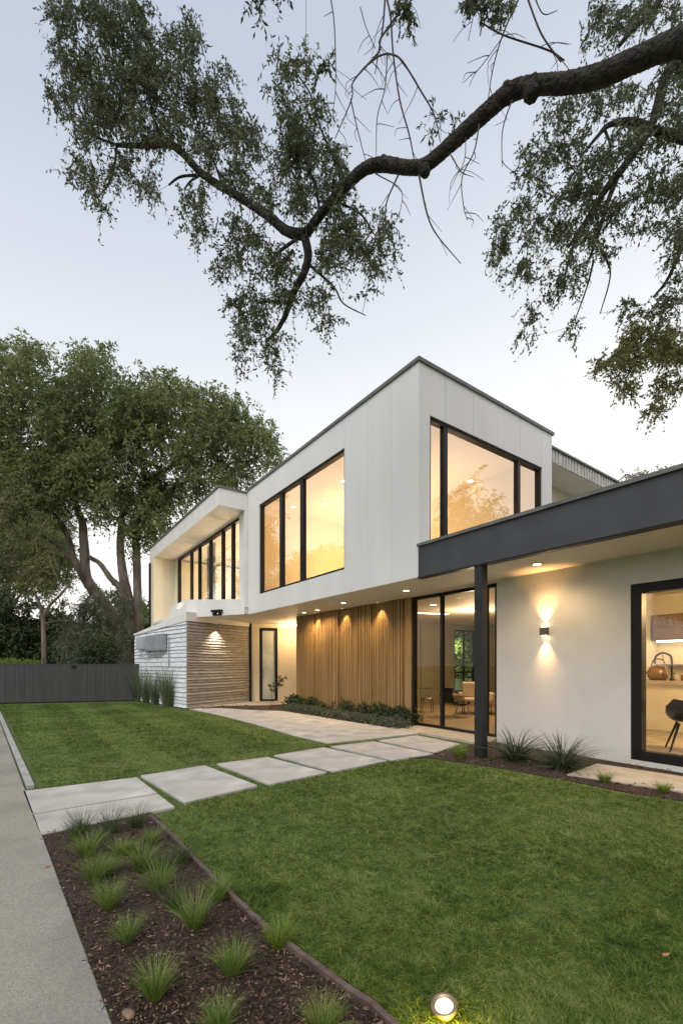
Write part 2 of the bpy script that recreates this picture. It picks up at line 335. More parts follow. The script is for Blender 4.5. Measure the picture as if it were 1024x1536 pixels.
# ------------------------------------------------------------------ numpy vegetation tools
def nrm(a): return a/np.maximum(np.linalg.norm(a, axis=1, keepdims=True), 1e-9)
def inpoly(P, poly):
    poly = np.array([(p[0], p[1]) for p in poly]); x, y = P[:, 0], P[:, 1]; r = np.zeros(len(P), bool); j = len(poly)-1
    for i in range(len(poly)):
        xi, yi, xj, yj = *poly[i], *poly[j]
        c = ((yi > y) != (yj > y)) & (x < (xj-xi)*(y-yi)/((yj-yi) if yj != yi else 1e-9)+xi); r ^= c; j = i
    return r
def frusta(P0, P1, r0, r1, k=5):
    n = len(P0); d = nrm(P1-P0); ref = np.where(np.abs(d[:, :1]) < .8, np.array([[1., 0, 0]]), np.array([[0, 1., 0]]))
    a = nrm(np.cross(d, ref)); b = np.cross(d, a); t = np.arange(k)*2*np.pi/k
    ring = a[:, None]*np.cos(t)[None, :, None]+b[:, None]*np.sin(t)[None, :, None]
    V = np.concatenate([P0[:, None]+ring*r0[:, None, None], P1[:, None]+ring*r1[:, None, None]], 1).reshape(-1, 3)
    j = np.arange(k); q = np.stack([j, (j+1) % k, k+(j+1) % k, k+j], 1)
    return V, (np.arange(n)[:, None, None]*2*k+q[None]).reshape(-1, 4)
def cards(p, d, L, W, g, fold=.25):
    n = len(p); d = nrm(d); s = nrm(np.cross(d, g.normal(size=(n, 3)))); m = np.cross(d, s)
    L = L[:, None]; W = W[:, None]
    V = np.stack([p, p+d*L*.45+s*W*.5+m*W*fold, p+d*L, p+d*L*.45-s*W*.5+m*W*fold], 1).reshape(-1, 3)
    return V, np.arange(4*n).reshape(-1, 4)
def blades(p, d, L, W, bend, g, seg=2):        # curved grass blades: root p, direction d, bending outward and down
    n = len(p); d = nrm(d); out = d.copy(); out[:, 2] = 0; out = nrm(out+1e-6)
    s = nrm(np.cross(out, np.array([[0, 0, 1.]]))+g.normal(size=(n, 3))*.35)
    rows = []
    for i in range(seg+1):
        t = i/seg; c = p+d*(L*t)[:, None]+out*(bend*L*t*t)[:, None]; c[:, 2] -= (bend*L*t*t*.75)
        wd = W*(1-t)**.7*.5 if i else W*.42
        if i == seg: rows.append(c[:, None])
        else: rows.append(np.stack([c-s*wd[:, None], c+s*wd[:, None]], 1))
    V = np.concatenate(rows, 1); m_ = V.shape[1]; F = []
    for i in range(seg-1): F.append([2*i, 2*i+1, 2*i+3, 2*i+2])
    b = 2*(seg-1); F.append([b, b+1, b+2, b+2])
    F = np.array(F); T = (np.arange(n)[:, None, None]*m_+F[None]).reshape(-1, 4)
    return V.reshape(-1, 3), T
def trimesh_fix(name, V, F, mat_, parent=None):   # quads whose last two corners coincide are written as triangles
    V = np.asarray(V, np.float32); tri = F[:, 2] == F[:, 3]
    Q = F[~tri]; T = F[tri][:, :3]; me = bpy.data.meshes.new(name)
    me.vertices.add(len(V)); me.vertices.foreach_set('co', V.ravel())
    loops = np.concatenate([Q.ravel(), T.ravel()]).astype(np.int32)
    starts = np.concatenate([np.arange(len(Q))*4, len(Q)*4+np.arange(len(T))*3]).astype(np.int32)
    me.loops.add(len(loops)); me.loops.foreach_set('vertex_index', loops)
    me.polygons.add(len(starts)); me.polygons.foreach_set('loop_start', starts)
    me.update(calc_edges=True)
    return link(name, me, mat_, parent)

# ------------------------------------------------------------------ lawns
path_env = [G(u, v) for u, v in ((36,1187),(205,1165),(307,1146),(401,1134),(485,1120),(560,1111),(660,1130),(588,1143),(500,1159),(404,1178),(277,1205),(262,1211),(60,1254))]
lawnL = [G(37,1187)]+[G(u, v) for u, v in ((205,1166),(307,1148),(401,1135.5),(485,1121),(527,1115),(440,1101),(380,1085),(320,1071),(281,1065.5),(245,1059),(203,1053.5),(-40,1058.5))]+[sw(15, -.18*o_side), sw(t_k, -.18*o_side)]
lawnR = [G(u, v) for u, v in ((258,1211.5),(277,1204.5),(404,1177),(500,1158.4),(588,1142),(610,1140.5),(640,1140),(700,1148),(760,1157),(850,1174),(950,1194),(1024,1205))]+[Vector((6.3, 3.2, 0)), Vector((6.3, .2, 0)), Vector((.95, .75, 0))]+[G(u, v) for u, v in ((588,1536),(536,1497),(476,1451),(406,1397),(351,1345),(306,1299),(268,1257),(236,1222))]
def lawn_pts(n, g):
    Yc = 1/(g.random(n)*(1/.75-1/18.6)+1/18.6)          # more blades close by, fewer and broader ones far away
    X = (g.random(n)*2-1)*1.0*Yc*1.02
    return np.stack([X, Yc, np.zeros(n)], 1)
g = np.random.default_rng(3)
P = lawn_pts(1000000, g); nf_ = 700000; Yf = 4.5+13.9*g.random(nf_)**.8; P = np.concatenate([P, np.stack([(g.random(nf_)*2-1)*Yf, Yf, 0*Yf], 1)])
inL = inpoly(P, lawnL); inR = inpoly(P, lawnR); inP = inpoly(P, path_env) & ~inL & ~inR
for sp in slabp: 
    q = inpoly(P, sp); inP &= ~q; inL &= ~q; inR &= ~q
far = P[:, 1] > 5
keep = (inL | inR | inP); P = P[keep]; onL = inL[keep]; onP = inP[keep]
def vnoise(P, s, seed):
    gg = np.random.default_rng(seed); v = np.zeros(len(P))
    for i in range(5):
        k = gg.normal(size=2); k = k/np.linalg.norm(k)*s*(1+i*.6); v += np.sin(P[:, 0]*k[0]+P[:, 1]*k[1]+gg.random()*6.28)/(1+i*.4)
    return v/2.4
Yd = P[:, 1]; n = len(P)
hz = .050+.016*vnoise(P, 3.2, 1)+.014*vnoise(P, 12, 2)+.010*vnoise(P, 30, 4)
hz = np.clip(hz, .016, .10)*(.7+.5*g.random(n)); hz[onP] *= .6; hz[onL] *= .75
stripe = np.sign(np.sin((P[:, 0]*.8123+P[:, 1]*.5832)*2*np.pi/1.3))          # mowing direction alternates on the left lawn
lean = g.normal(size=(n, 3))*.5; lean[:, 2] = 1
cl = .55*np.where(Yd < 7, 1, .4); lean[:, 0] += cl*vnoise(P, 17, 21)+.4*vnoise(P, 40, 23); lean[:, 1] += cl*vnoise(P, 17, 22)+.4*vnoise(P, 40, 24)
lean[:, 0] += np.where(onL, -.5832*stripe*.42, .4*vnoise(P, 2.4, 8)); lean[:, 1] += np.where(onL, .8123*stripe*.42, .4*vnoise(P, 2.0, 9))
P[:, 2] = -.004
V, F = blades(P, lean, hz, np.maximum(.0030, np.minimum(Yd*.0014, .014))*(.7+.6*g.random(n)), .35+.4*g.random(n), g, 2)
lw = trimesh_fix('lawn_grass', V, F, GRASS); tag(lw, 'short green mown lawn grass on both sides of the paver path', 'grass', kind='stuff')
print('lawn blades', n)

# ------------------------------------------------------------------ mulch chips
g = np.random.default_rng(5)
def chips(polys, n, ymax, zb):
    Y = 1/(g.random(n)*(1/.8-1/ymax)+1/ymax); P = np.stack([(g.random(n)*2-1)*Y*1.0, Y, np.full(n, zb)], 1)
    k = np.zeros(n, bool)
    for p in polys: k |= inpoly(P, p)
    return P[k]
P = chips([bed_near], 130000, 4.6, .018); P2 = chips([bedR_poly], 150000, 11, .014); P3 = chips([bedE], 160000, 17, .022)
P = np.concatenate([P, P2, P3]); n = len(P)
for sp in [[G(850,1162), G(895,1145.5), H(1.47, -6.2), H(.72, -6.2), G(1024,1188), G(960,1178)]]: P = P[~inpoly(P, sp)]
n = len(P); sc = np.maximum(1, P[:, 1]/3.2)
d = g.normal(size=(n, 3)); d[:, 2] = np.abs(d[:, 2])*.25
P[:, 2] += g.random(n)*.014
V, F = cards(P, d, (.012+.030*g.random(n)**2)*sc, (.004+.007*g.random(n))*sc, g, .3)
MCH = leafmat('mulch_chips', [(.018, .011, .008), (.050, .028, .020), (.11, .062, .042), (.30, .20, .14)], 0, .9, nscale=6, mixn=.3)
tag(npmesh('bark_mulch', V, F, MCH), 'loose reddish brown bark mulch covering the planting beds', 'mulch', kind='stuff')

# ------------------------------------------------------------------ steel edging
ed = [G(u, v) for u, v in ((226,1230),(262,1264),(300,1305),(345,1350),(400,1402),(470,1457),(530,1502),(580,1541))]+[Vector((.62, 1.2, 0)), Vector((1.05, .7, 0))]
def catmull(P, n=6):
    P = [Vector(p) for p in P]; Q = [P[0]*2-P[1]]+P+[P[-1]*2-P[-2]]; out = []
    for i in range(1, len(Q)-2):
        for k in range(n):
            t = k/n; a, b, c, d_ = Q[i-1], Q[i], Q[i+1], Q[i+2]
            out.append(.5*((2*b)+(c-a)*t+(2*a-5*b+4*c-d_)*t*t+(3*b-a-3*c+d_)*t**3))
    return out+[P[-1]]
cv = catmull(ed, 6); m = MB()
for a, b in zip(cv[:-1], cv[1:]):
    dd = (b-a).normalized(); nn = Vector((-dd.y, dd.x, 0))*.014
    j0 = rnd.uniform(-.003, .003)
    m.prism([(a-nn)[:2], (b+dd*.004-nn)[:2], (b+dd*.004+nn)[:2], (a+nn)[:2]], -.03, .048+j0)
edg = m.build('garden_edging', STEEL); tag(edg, 'curved rusty brown edging strip between mulch bed and lawn', 'garden edging')
# ================================================================== HOUSE
house = empty('modern_house', C0, TH)
tag(house, 'two-storey white modern house with big lit windows, charcoal porch roof and slatted timber wall', 'house')
Z1, ZT = 3.08, 7.01
def hp(name, mb, m_, parent=house, bv=None):
    o = mb.build(name, m_, parent)
    if bv: bevel(o, bv, 2)
    return o
wa = (2.30, 6.70, 3.62, 6.34); wb = (.29, 4.08, 3.70, 6.12)
J = .005
# upper box: panel skins with open joints over a core
m = MB().grid('x', 0, .03, .03, 7.5, Z1, ZT, [wa]+[(y-.0022, y+.0022, Z1-1, ZT+1) for y in (.744, 1.487)]+[(2.2775, 2.2825, Z1-1, ZT+1)])
hp('upper_wall_cladding', m, PANEL)
m = MB().grid('y', 0, .03, 0, 4.5, 3.102, ZT, [wb]+[(x-J, x+J, 6.12, ZT+1) for x in (.708, 1.55, 2.376, 3.19, 4.05)])
hp('upper_wall_cladding', m, PANEL)
m = MB().grid('x', .034, .2, .2, 7.5, Z1+.02, ZT-.02, [wa]).grid('y', .034, .2, .034, 4.5, 3.20, ZT-.02, [wb])
m.grid('x', 4.3, 4.5, .2, 7.5, 3.3, ZT-.02, []).grid('y', 7.3, 7.5, .2, 4.3, 3.3, ZT-.02, [])
hp('upper_wall', m, INT)
hp('roof_coping', MB().box(-.035, .22, -.035, 7.52, ZT, ZT+.07).box(.22, 4.56, -.035, .22, ZT, ZT+.07).box(4.3, 4.56, .22, 7.52, ZT, ZT+.07), COPING)
hp('roof', MB().box(.22, 4.3, .22, 7.5, 6.72, 6.92), ROOFM)
hp('upper_ceiling', MB().box(.2, 4.3, .2, 7.3, 6.50, 6.56), INT)
# windows: a frame mesh with its panes as a sub-part
def window(axis, t, u0, u1, z0, z1, mull=(), fw=.05, depth=.12, glass=GLASSU, name='window', mw=.06, thick=None, rails=()):
    m = MB(); B_ = (lambda a, b, c, d, s0=0, s1=depth: m.box(t+s0, t+s1, a, b, c, d)) if axis == 'x' else (lambda a, b, c, d, s0=0, s1=depth: m.box(a, b, t+s0, t+s1, c, d))
    B_(u0, u0+fw, z0, z1); B_(u1-fw, u1, z0, z1); B_(u0+fw, u1-fw, z1-fw, z1, 0.002, depth-.002); B_(u0+fw, u1-fw, z0, z0+fw, .002, depth-.002)
    for c in mull: B_(c-mw/2, c+mw/2, z0+fw, z1-fw, .01, depth-.01)
    for (a, b, c) in rails: B_(a, b, c-mw/2, c+mw/2, .014, depth-.014)
    f = m.build(name, FRAME, house)
    p = MB(); q = t+depth*.5
    if axis == 'x': p.add([(q,u0+.01,z0+.01),(q,u1-.01,z0+.01),(q,u1-.01,z1-.01),(q,u0+.01,z1-.01)], [(0,1,2,3)])
    else: p.add([(u0+.01,q,z0+.01),(u1-.01,q,z0+.01),(u1-.01,q,z1-.01),(u0+.01,q,z1-.01)], [(0,1,2,3)])
    p.build('pane', glass, f); return f
window('x', .035, wa[0], wa[1], wa[2], wa[3], (5.39, 4.25), mw=.16, fw=.06)
window('y', .035, wb[0], wb[1], wb[2], wb[3], (.775, 3.21), mw=.11, fw=.06)
# ground-floor slab / soffit, porch canopy
hp('soffit', MB().box(.2, 10.5, .03, 11.3, 3.10, 3.298), SOFF)
hp('porch_soffit', MB().box(.065, 9, -9, .03, 3.10, 3.3), SOFF)
hp('porch_roof', MB().box(.065, 9, -9, -.003, 3.3, 3.6), ROOFM)
hp('porch_fascia', MB().box(-.02, .06, -9, -.003, 3.07, 3.62), CHAR, bv=.004)
hp('fascia_drip', MB().box(-.026, .09, -9, -.004, 3.045, 3.068), FRAME)
hp('porch_coping', MB().box(-.06, .1, -9, .0, 3.622, 3.672), COPING)
hp('porch_post', MB().box(-.01, .13, -1.375, -1.225, .0, 3.10), POSTM, bv=.006)
# ground-floor walls
W1 = 1.486
kw = (-7.2, -2.88, .08, 2.68)
hp('porch_wall', MB().grid('x', W1, W1+.25, -9, -.586, 0, 3.10, [kw]), STUCCO)
window('x', W1+.02, kw[0], kw[1], kw[2], kw[3], (-5.1,), mw=.12, fw=.14, depth=.16, glass=GLASS, name='kitchen_window')
hp('wall_return', MB().box(W1+.25, 1.80, -.70, -.50, 0, 3.10), STUCCO)
P2 = 1.763
window('x', P2, -.42, 1.96, .03, 3.10, (1.05, -.12), mw=.07, fw=.07, depth=.1, glass=GLASSG, name='glass_door')
hp('door_track', MB().box(P2-.03, P2+.12, -.42, 1.96, .0, .028), FRAME)
hp('corner_panel', MB().box(P2-.02, P2+.2, 1.965, 2.20, 0, 3.10), SLAT)
# timber slat wall
m = MB(); y = 2.235; gr_ = random.Random(4)
lit = [(onx(a, 900, P2)[0], onx(b, 900, P2)[0]) for a, b in ((585, 561), (529, 510), (484, 473))]
while y < 7.36:
    wd = gr_.choice((.045, .045, .052)); gp = gr_.choice((.030, .036))
    inlit = any(b_ < y < a_ or a_ < y < b_ for a_, b_ in lit)
    dp_ = .015 if inlit else gr_.choice((.07, .08))
    m.box(P2-dp_, P2+.02, y, y+wd, .06, 3.098); y += wd+gp
hp('slat_wall', m, SLAT); hp('slat_backing', MB().box(P2+.022, P2+.2, 2.205, 7.38, 0, 3.10), SLATB)
hp('slat_end_wall', MB().box(P2+.2, 4.2, 7.18, 7.38, 0, 3.10), CREAM)
# living room behind the glass doors
hp('living_floor', MB().box(P2+.13, 10.3, -.49, 6.3, .0, .035), WOODF)
bw = (8.45, 9.75, .35, 2.90)
hp('living_back_wall', MB().grid('y', 6.3, 6.45, P2+.2, 10.3, 0, 3.10, [bw]), INTG)
window('y', 6.32, bw[0], bw[1], bw[2], bw[3], (9.1,), rails=((bw[0]+.05, bw[1]-.05, 1.15),), depth=.08, glass=GLASS, name='garden_window')
hp('living_side_wall', MB().box(P2+.04, 10.3, -.70, -.495, 0, 3.10).box(10.3, 10.5, -.7, 6.45, 0, 3.10), INTG)
hp('wall_panel_line', MB().box(4.2, 7.1, 6.27, 6.298, .55, .565).box(6.5, 6.51, 6.27, 6.298, .04, 3.05), BROWNC)
# kitchen
hp('kitchen_floor', MB().box(W1+.26, 6.4, -9, -1.6, 0, .06), TILE)
hp('kitchen_wall', MB().box(6.2, 6.4, -9, -1.6, .06, 3.10).box(W1+.25, 6.2, -1.62, -1.45, .0, 3.10), CREAM)
# balcony wing
PB = -.96
yb0, yb1 = 7.51, 16.6
hp('balcony_roof', MB().box(PB, .25, yb0, yb1, 6.38, 6.91).box(.25, 4.5, yb0, yb1, 6.45, 6.91), WHITE)
hp('balcony_coping', MB().box(PB-.035, PB+.2, yb0-.03, yb1+.03, 6.912, 6.975).box(PB+.2, -.04, yb0-.03, yb0+.2, 6.912, 6.975).box(PB+.2, 4.5, yb0+.2, yb1+.03, 6.912, 6.95), COPING)
hp('balcony_end_wall', MB().box(PB, 4.5, 15.85, yb1-.003, 2.6, 6.378), CREAM)
hp('balcony_pier', MB().box(-.12, .22, yb0, 7.93, 3.3, 6.378), WHITE)
hp('balcony_floor', MB().box(.205, 4.5, yb0, 15.848, 3.31, 3.42).box(PB, .2, 11.5, 15.848, 3.31, 3.42), WHITE)
hp('balcony_back_wall', MB().box(4.3, 4.5, yb0, 15.848, 3.422, 6.448), INT)
us = sorted([onx(u, 850, .02)[0] for u in (286, 298, 314.5, 333, 348)])
window('x', .0, 7.93, 15.4, 3.43, 6.375, us, mw=.11, fw=.09, depth=.14, glass=GLASSU, name='balcony_window')
m = MB(); ycur = onx(322, 850, .3)[0]; ycur2 = onx(311, 850, .3)[0]
t_ = 0.0
curt = []
for k in range(40): curt.append((.32+.04*math.sin(k*1.9), ycur+(ycur2-ycur)*k/39))
for (a, b) in zip(curt[:-1], curt[1:]): m.add([(a[0],a[1],3.45),(b[0],b[1],3.45),(b[0],b[1],6.3),(a[0],a[1],6.3)], [(0,1,2,3)])
hp('curtain', m, mat('curtain', (.62, .60, .55)))
hp('balcony_side_wall', MB().box(-.02, .2, 15.4, 15.848, 3.43, 6.378), CREAM)
hp('downpipe', MB().tube([(PB-.05, 16.35, 6.2), (PB-.05, 16.35, 3.2)], .05), FRAME)
hp('downpipe', MB().tube([(-.05, 7.60, 3.9), (-.05, 7.60, 3.12)], .03), METALG)
# garage block with split-board siding
Q0 = toH(Vector((-5.117, 14.71, 0))); Q1 = toH(Vector((-3.59, 17.55, 0))); Q2 = toH(Vector((-8.44, 18.2, 0))); Q3 = Q2+(Q1-Q0)
class Face:
    def __init__(s, a, b, out):
        s.a = a; s.d = (b-a); s.L = s.d.length; s.d.normalize(); s.n = Vector((s.d.y, -s.d.x, 0))
        if s.n.dot(out) < 0: s.n = -s.n
    def M(s):
        M_ = Matrix.Identity(4)
        M_.col[0][:3] = s.d; M_.col[1][:3] = s.n; M_.col[2][:3] = (0, 0, 1); M_.col[3][:3] = s.a
        return M_
cen = (Q0+Q3)/2
FR_ = Face(Q0, Q1, (Q0+Q1)/2-cen); FL_ = Face(Q0, Q2, (Q0+Q2)/2-cen)
def siding(F_, z0, ztop, seed, hmin, hmax, vj, pr):
    g_ = random.Random(seed); m = MB(); M_ = F_.M(); z = z0
    while z < max(ztop(0), ztop(F_.L))-.02:
        h_ = g_.uniform(hmin, hmax); s = 0
        while s < F_.L-.01:
            e_ = min(F_.L, s+g_.uniform(*vj)); 
            if F_.L-e_ < .2: e_ = F_.L
            za, zb_ = z+g_.uniform(.0, .012), z+g_.uniform(.0, .012)
            ta, tb = min(z+h_-.008, ztop(s)), min(z+h_-.008, ztop(e_))
            if ta > za+.02 or tb > zb_+.02:
                ta = max(ta, za+.004); tb = max(tb, zb_+.004)
                d1, d0 = g_.uniform(pr*.6, pr), g_.uniform(.004, .01)
                vs = [(s+.002, -.01, za), (e_-.002, -.01, zb_), (e_-.002, d1, zb_), (s+.002, d1, za), (s+.002, -.01, ta), (e_-.002, -.01, tb), (e_-.002, d0, tb), (s+.002, d0, ta)]
                m.add([M_ @ Vector(v_) for v_ in vs], [(0,3,2,1),(4,5,6,7),(0,1,5,4),(1,2,6,5),(2,3,7,6),(3,0,4,7)])
            s = e_
        z += h_
    return m
zr = lambda s: 2.91+.05*s/FR_.L; zl = lambda s: 2.91-.25*s/FL_.L
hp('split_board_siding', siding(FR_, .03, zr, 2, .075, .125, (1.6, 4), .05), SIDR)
hp('split_board_siding', siding(FL_, .03, zl, 3, .11, .17, (.8, 2.2), .045), SIDL)['label'] = 'split board siding of the left face, coloured paler for sky light'
def q2(p): return (p.x, p.y)
inn = .012
hp('block_wall', MB().prism([q2(Q0), q2(Q1), q2(Q3), q2(Q2)], 0, 2.8, [2.905, 2.955, 2.7, 2.655]), JOINT)
oo = FR_.n*.06+FL_.n*.06
pm = MB().prism([q2(Q0+oo), q2(Q1+FR_.n*.06), q2(Q3), q2(Q2+FL_.n*.06)], 2.9, 3, [3.22, 3.37, 3.1, 2.72])
for i, v_ in enumerate(pm.v[:4]):
    k = min(range(4), key=lambda q: (Vector((v_[0], v_[1], 0))-[Q0, Q1, Q3, Q2][q]).length); pm.v[i] = (v_[0], v_[1], (2.915, 2.962, 2.72, 2.665)[k])
hp('block_parapet', pm, WHITE)
hp('lower_rear_wall', MB().box(-.85, 4.4, 12.2, 16.5, 0, 3.30).box(1.6, 4.4, 11.2, 12.2, 0, 3.09), WHITE)
pc = [Vector((-5.30, 15.25, 0)), H(-.122, 7.515), H(-.02, 9.5), Vector((-6.55, 17.0, 0))]
hp('balcony_parapet', MB().prism([q2(toH(p)) for p in pc], 3.08, 3.70, [3.70, 3.56, 3.6, 3.70]), WHITE)
hp('entry_ceiling', MB().prism([q2(toH(p)) for p in (Vector((-4.9, 15.2, 0)), H(-.11, 7.53), H(.197, 7.53), H(.197, 10.6))], 3.10, 3.29), SOFF)
hp('corner_post', MB().tube([toH(Vector((-3.56, 17.44, 0.02))), toH(Vector((-3.56, 17.44, 3.09)))], .045, 8), FRAME)
# entry recess
E0 = Vector((-3.56, 17.62, 0)); E1 = Vector((-.9, 18.05, 0)); FE = Face(toH(E0), toH(E1), Vector((0, -1, 0)))
ME = FE.M()
def eb(name, m_, s0, s1, d0, d1, z0, z1): return MB().box(s0, s1, d0, d1, z0, z1, ME).build(name, m_, house)
eb('entry_wall', CREAM, 1.02, FE.L+1.5, -.15, 0, 0, 3.10)
eb('entry_wall', CREAM, -.05, .31, -.15, 0.02, 0, 3.10)
eb('entry_wall', CREAM, .31, 1.02, -.15, 0, 2.93, 3.10)
dr = MB(); 
for a in ((.31, .42, 0, 2.93), (.91, 1.02, 0, 2.93), (.42, .91, 2.82, 2.93), (.42, .91, 0, .09)): dr.box(a[0], a[1], -.13, .03 if a[2] == 0 and a[3] > 1 else .026, a[2], a[3], ME)
door = dr.build('entry_door', FRAME, house); MB().box(.42, .91, -.05, -.03, .09, 2.82, ME).build('frosted_pane', FROST, door)
MB().tube([ME @ Vector((.46, .07, .9)), ME @ Vector((.46, .07, 1.3))], .012).build('door_handle', CHROME, door)
# rear wing on the right with corrugated fascia
hp('rear_roof', MB().box(4.56, 13, .3, 6, 6.62, 6.93), ROOFM)
m = MB()
xx = 4.56
while xx < 13: m.box(xx, xx+.07, .265 if int(xx*14.3) % 2 else .28, .30, 6.60, 6.93); xx += .075
hp('rear_fascia', m, CORR); hp('rear_coping', MB().box(4.56, 13.05, .22, .5, 6.932, 6.98), COPING)
hp('rear_wall', MB().box(4.51, 13, 1.1, 1.3, 3.3, 6.62), CREAM); hp('rear_soffit', MB().box(4.56, 13, .30, 1.1, 6.58, 6.618), STUCCO)

# ------------------------------------------------------------------ lamps of the house
def downlight(u, v, label, group, power=30, zc=3.10, loc=None, ang=110, tilt=None, r=.07, room=None):
    p = loc if loc is not None else G(u, v, zc)
    t = empty('downlight', (p.x, p.y, zc), TH); tag(t, label, 'ceiling light', group)
    k = 24; prof = [(r*.78, -.002), (r*.8, -.012), (r, -.012), (r*1.08, -.001)]
    lathe('trim', [(r*1.1, -.001), (r, -.014), (r*.8, -.014), (r*.78, -.004)], WHITE, t)
    lathe('lens', [(.001, -.007), (r*.79, -.007), (r*.79, -.005), (.001, -.005)], GLOWW, t)
    if power: lamp('lamp', 'SPOT', (0, 0, -.04), power, t, (tilt or (0, 0, -3)), r*.6, ang, .7)
    return t
soff = [(609, 885.6, 'downlight under the soffit nearest the glass doors'), (515, 904, 'downlight above the middle of the timber slat wall'),
        (476, 915, 'downlight above the left half of the slat wall'), (456, 918.8, 'leftmost downlight under the box soffit')]
for u, v, lb in soff: downlight(u, v, lb, 'downlights in the soffit', 60, ang=150, r=.085)
downlight(805, 845.7, 'square-set downlight in the porch soffit right of the post', 'downlights in the soffit', 40, ang=150, r=.08)
for i, (u, wv) in enumerate(((573, 0), (520, 0), (478.5, 0))):
    yy = onx(u, 900, P2)[0]; p = H(P2-.16, yy)
    lb = ['slat wall uplit patch spot nearest the doors', 'wall-washing spot close against the middle of the slats', 'wall-washing spot close against the left slats'][i]
    lb = ['wall-washing spot close against the right slats near the corner panel', lb, lb][i]
    downlight(0, 0, lb, 'wall-washing spots over the timber slats', 62, loc=Vector((p.x, p.y, 3.1)), ang=84, r=.035, tilt=(.06, 0, -1))
# siding flood
fl = empty('wall_light', at(330, 936, 15.62)); tag(fl, 'small downward wall lamp under the white parapet of the siding', 'wall lamp')
nf = (Matrix.Rotation(TH, 3, 'Z') @ FR_.n); fl.location = Vector((-5.117, 14.71, 0)).lerp(Vector((-3.59, 17.55, 0)), .40)+nf*.24; fl.location.z = 2.86
lathe('lamp_housing', [(.03, .06), (.045, .05), (.045, -.04), (.04, -.045)], METALG, fl)
MB().tube([(0, 0, .02), (-nf.x*.22, -nf.y*.22, .05)], .012, 6).build('bracket', METALG, fl)
lamp('lamp', 'SPOT', (0, 0, -.06), 105, fl, (-nf.x*.10, -nf.y*.10, -1), .02, 105, 1, (1, .82, .58))
fx = empty('security_camera', at(325, 918, 14.54)+Vector((0, 0, -.06)), R(-26)+R(180))
tag(fx, 'black box fixture with two small lenses on top of the block parapet', 'security camera')
bevel(MB().box(-.20, .20, -.07, .07, .05, .13).build('body', FRAME, fx), .01)
MB().box(-.15, -.03, -.05, .04, -.06, .05).box(.04, .15, -.05, .04, -.06, .05).build('bracket', FRAME, fx)
lathe('camera_eye', [(.03, 0), (.03, .02), (.01, .022)], CHROME, fx, 12, Matrix.Translation((-.09, .045, -.01)) @ Matrix.Rotation(R(-90), 4, 'X'))
# sconce
ys, zs = onx(818.5, 947.5, W1)
sc = empty('wall_sconce', H(W1, ys, zs), TH); tag(sc, 'small dark cube wall light shining up and down on the pale porch wall', 'wall lamp')
bevel(MB().box(-.10, -.015, -.06, .06, -.07, .07).build('body', mat('sconce_bronze', (.10, .08, .06), rough=.4), sc), .004)
MB().box(-.015, -.001, -.05, .05, -.055, .055).build('wall_plate', FRAME, sc)
lamp('lamp', 'SPOT', (-.07, 0, .075), 100, sc, (-.02, 0, 1), .02, 76, 1, (1, .50, .17))
lamp('lamp', 'SPOT', (-.07, 0, -.075), 66, sc, (-.02, 0, -1), .02, 70, 1, (1, .58, .25))
MB().box(-.085, -.03, -.045, .045, .0701, .073).build('lens', GLOWW, sc); MB().box(-.085, -.03, -.045, .045, -.073, -.0701).build('lens', GLOWW, sc)
# utility boxes on the left siding
def onface(u, v):      # point of the left block face seen at a pixel
    a = Vector((-5.117, 14.71, 0)); b = Vector((-8.44, 18.2, 0)); r = (u-512)/FPX; d_ = b-a
    t = (a.x-r*a.y)/(r*d_.y-d_.x); p = a+d_*t; return Vector((p.x, p.y, EYE+(HORV-v)/FPX*p.y))
nl = Matrix.Rotation(TH, 3, 'Z') @ FL_.n; dl = Matrix.Rotation(TH, 3, 'Z') @ FL_.d
def onbox(u0, u1, v0, v1, depth, label, m_=METALG):
    a = onface(u1, v1); b = onface(u0, v1); top = onface(u1, v0).z; wd = (b-a).length; hh = top-a.z
    o = empty('utility_box', a+nl*.05, math.atan2(dl.y, dl.x)); tag(o, label, 'utility box', 'utility boxes on the siding')
    M_ = 1 if (Matrix.Rotation(math.atan2(dl.y, dl.x), 3, 'Z') @ Vector((0, 1, 0))).dot(nl) > 0 else -1
    bevel(MB().box(0, wd, 0, M_*depth, 0, hh).build('cabinet', m_, o), .012)
    MB().box(.03, wd-.03, M_*depth, M_*(depth+.012), .04, hh-.04).build('lid', m_, o)
    return o
onbox(238, 252, 950.5, 976, .12, 'taller grey utility box nearest the house corner')
onbox(223, 237, 952.5, 976.5, .09, 'wide grey utility box in the middle of the siding row')
onbox(209, 219.5, 957, 974, .07, 'small pale meter box at the left end of the siding', mat('meter', (.42, .45, .5), rough=.3))
m = MB(); g_ = random.Random(8)
for k in range(7):
    u0, u1 = g_.uniform(210, 240), g_.uniform(208, 248); a = onface(u0, 975); b = onface(u1, g_.uniform(980, 992))
    c = (a+b)/2; c.z -= .12; m.tube(catmull([a+nl*.06, c+nl*.09, b+nl*.06], 4), .012, 5)
a, b = onface(256, 956), onface(256, 1000); m.tube([a+nl*.07, b+nl*.07], .02, 6)
tag(m.build('cable_run', METALG), 'loose grey cables and conduit hanging below the utility boxes', 'cables')
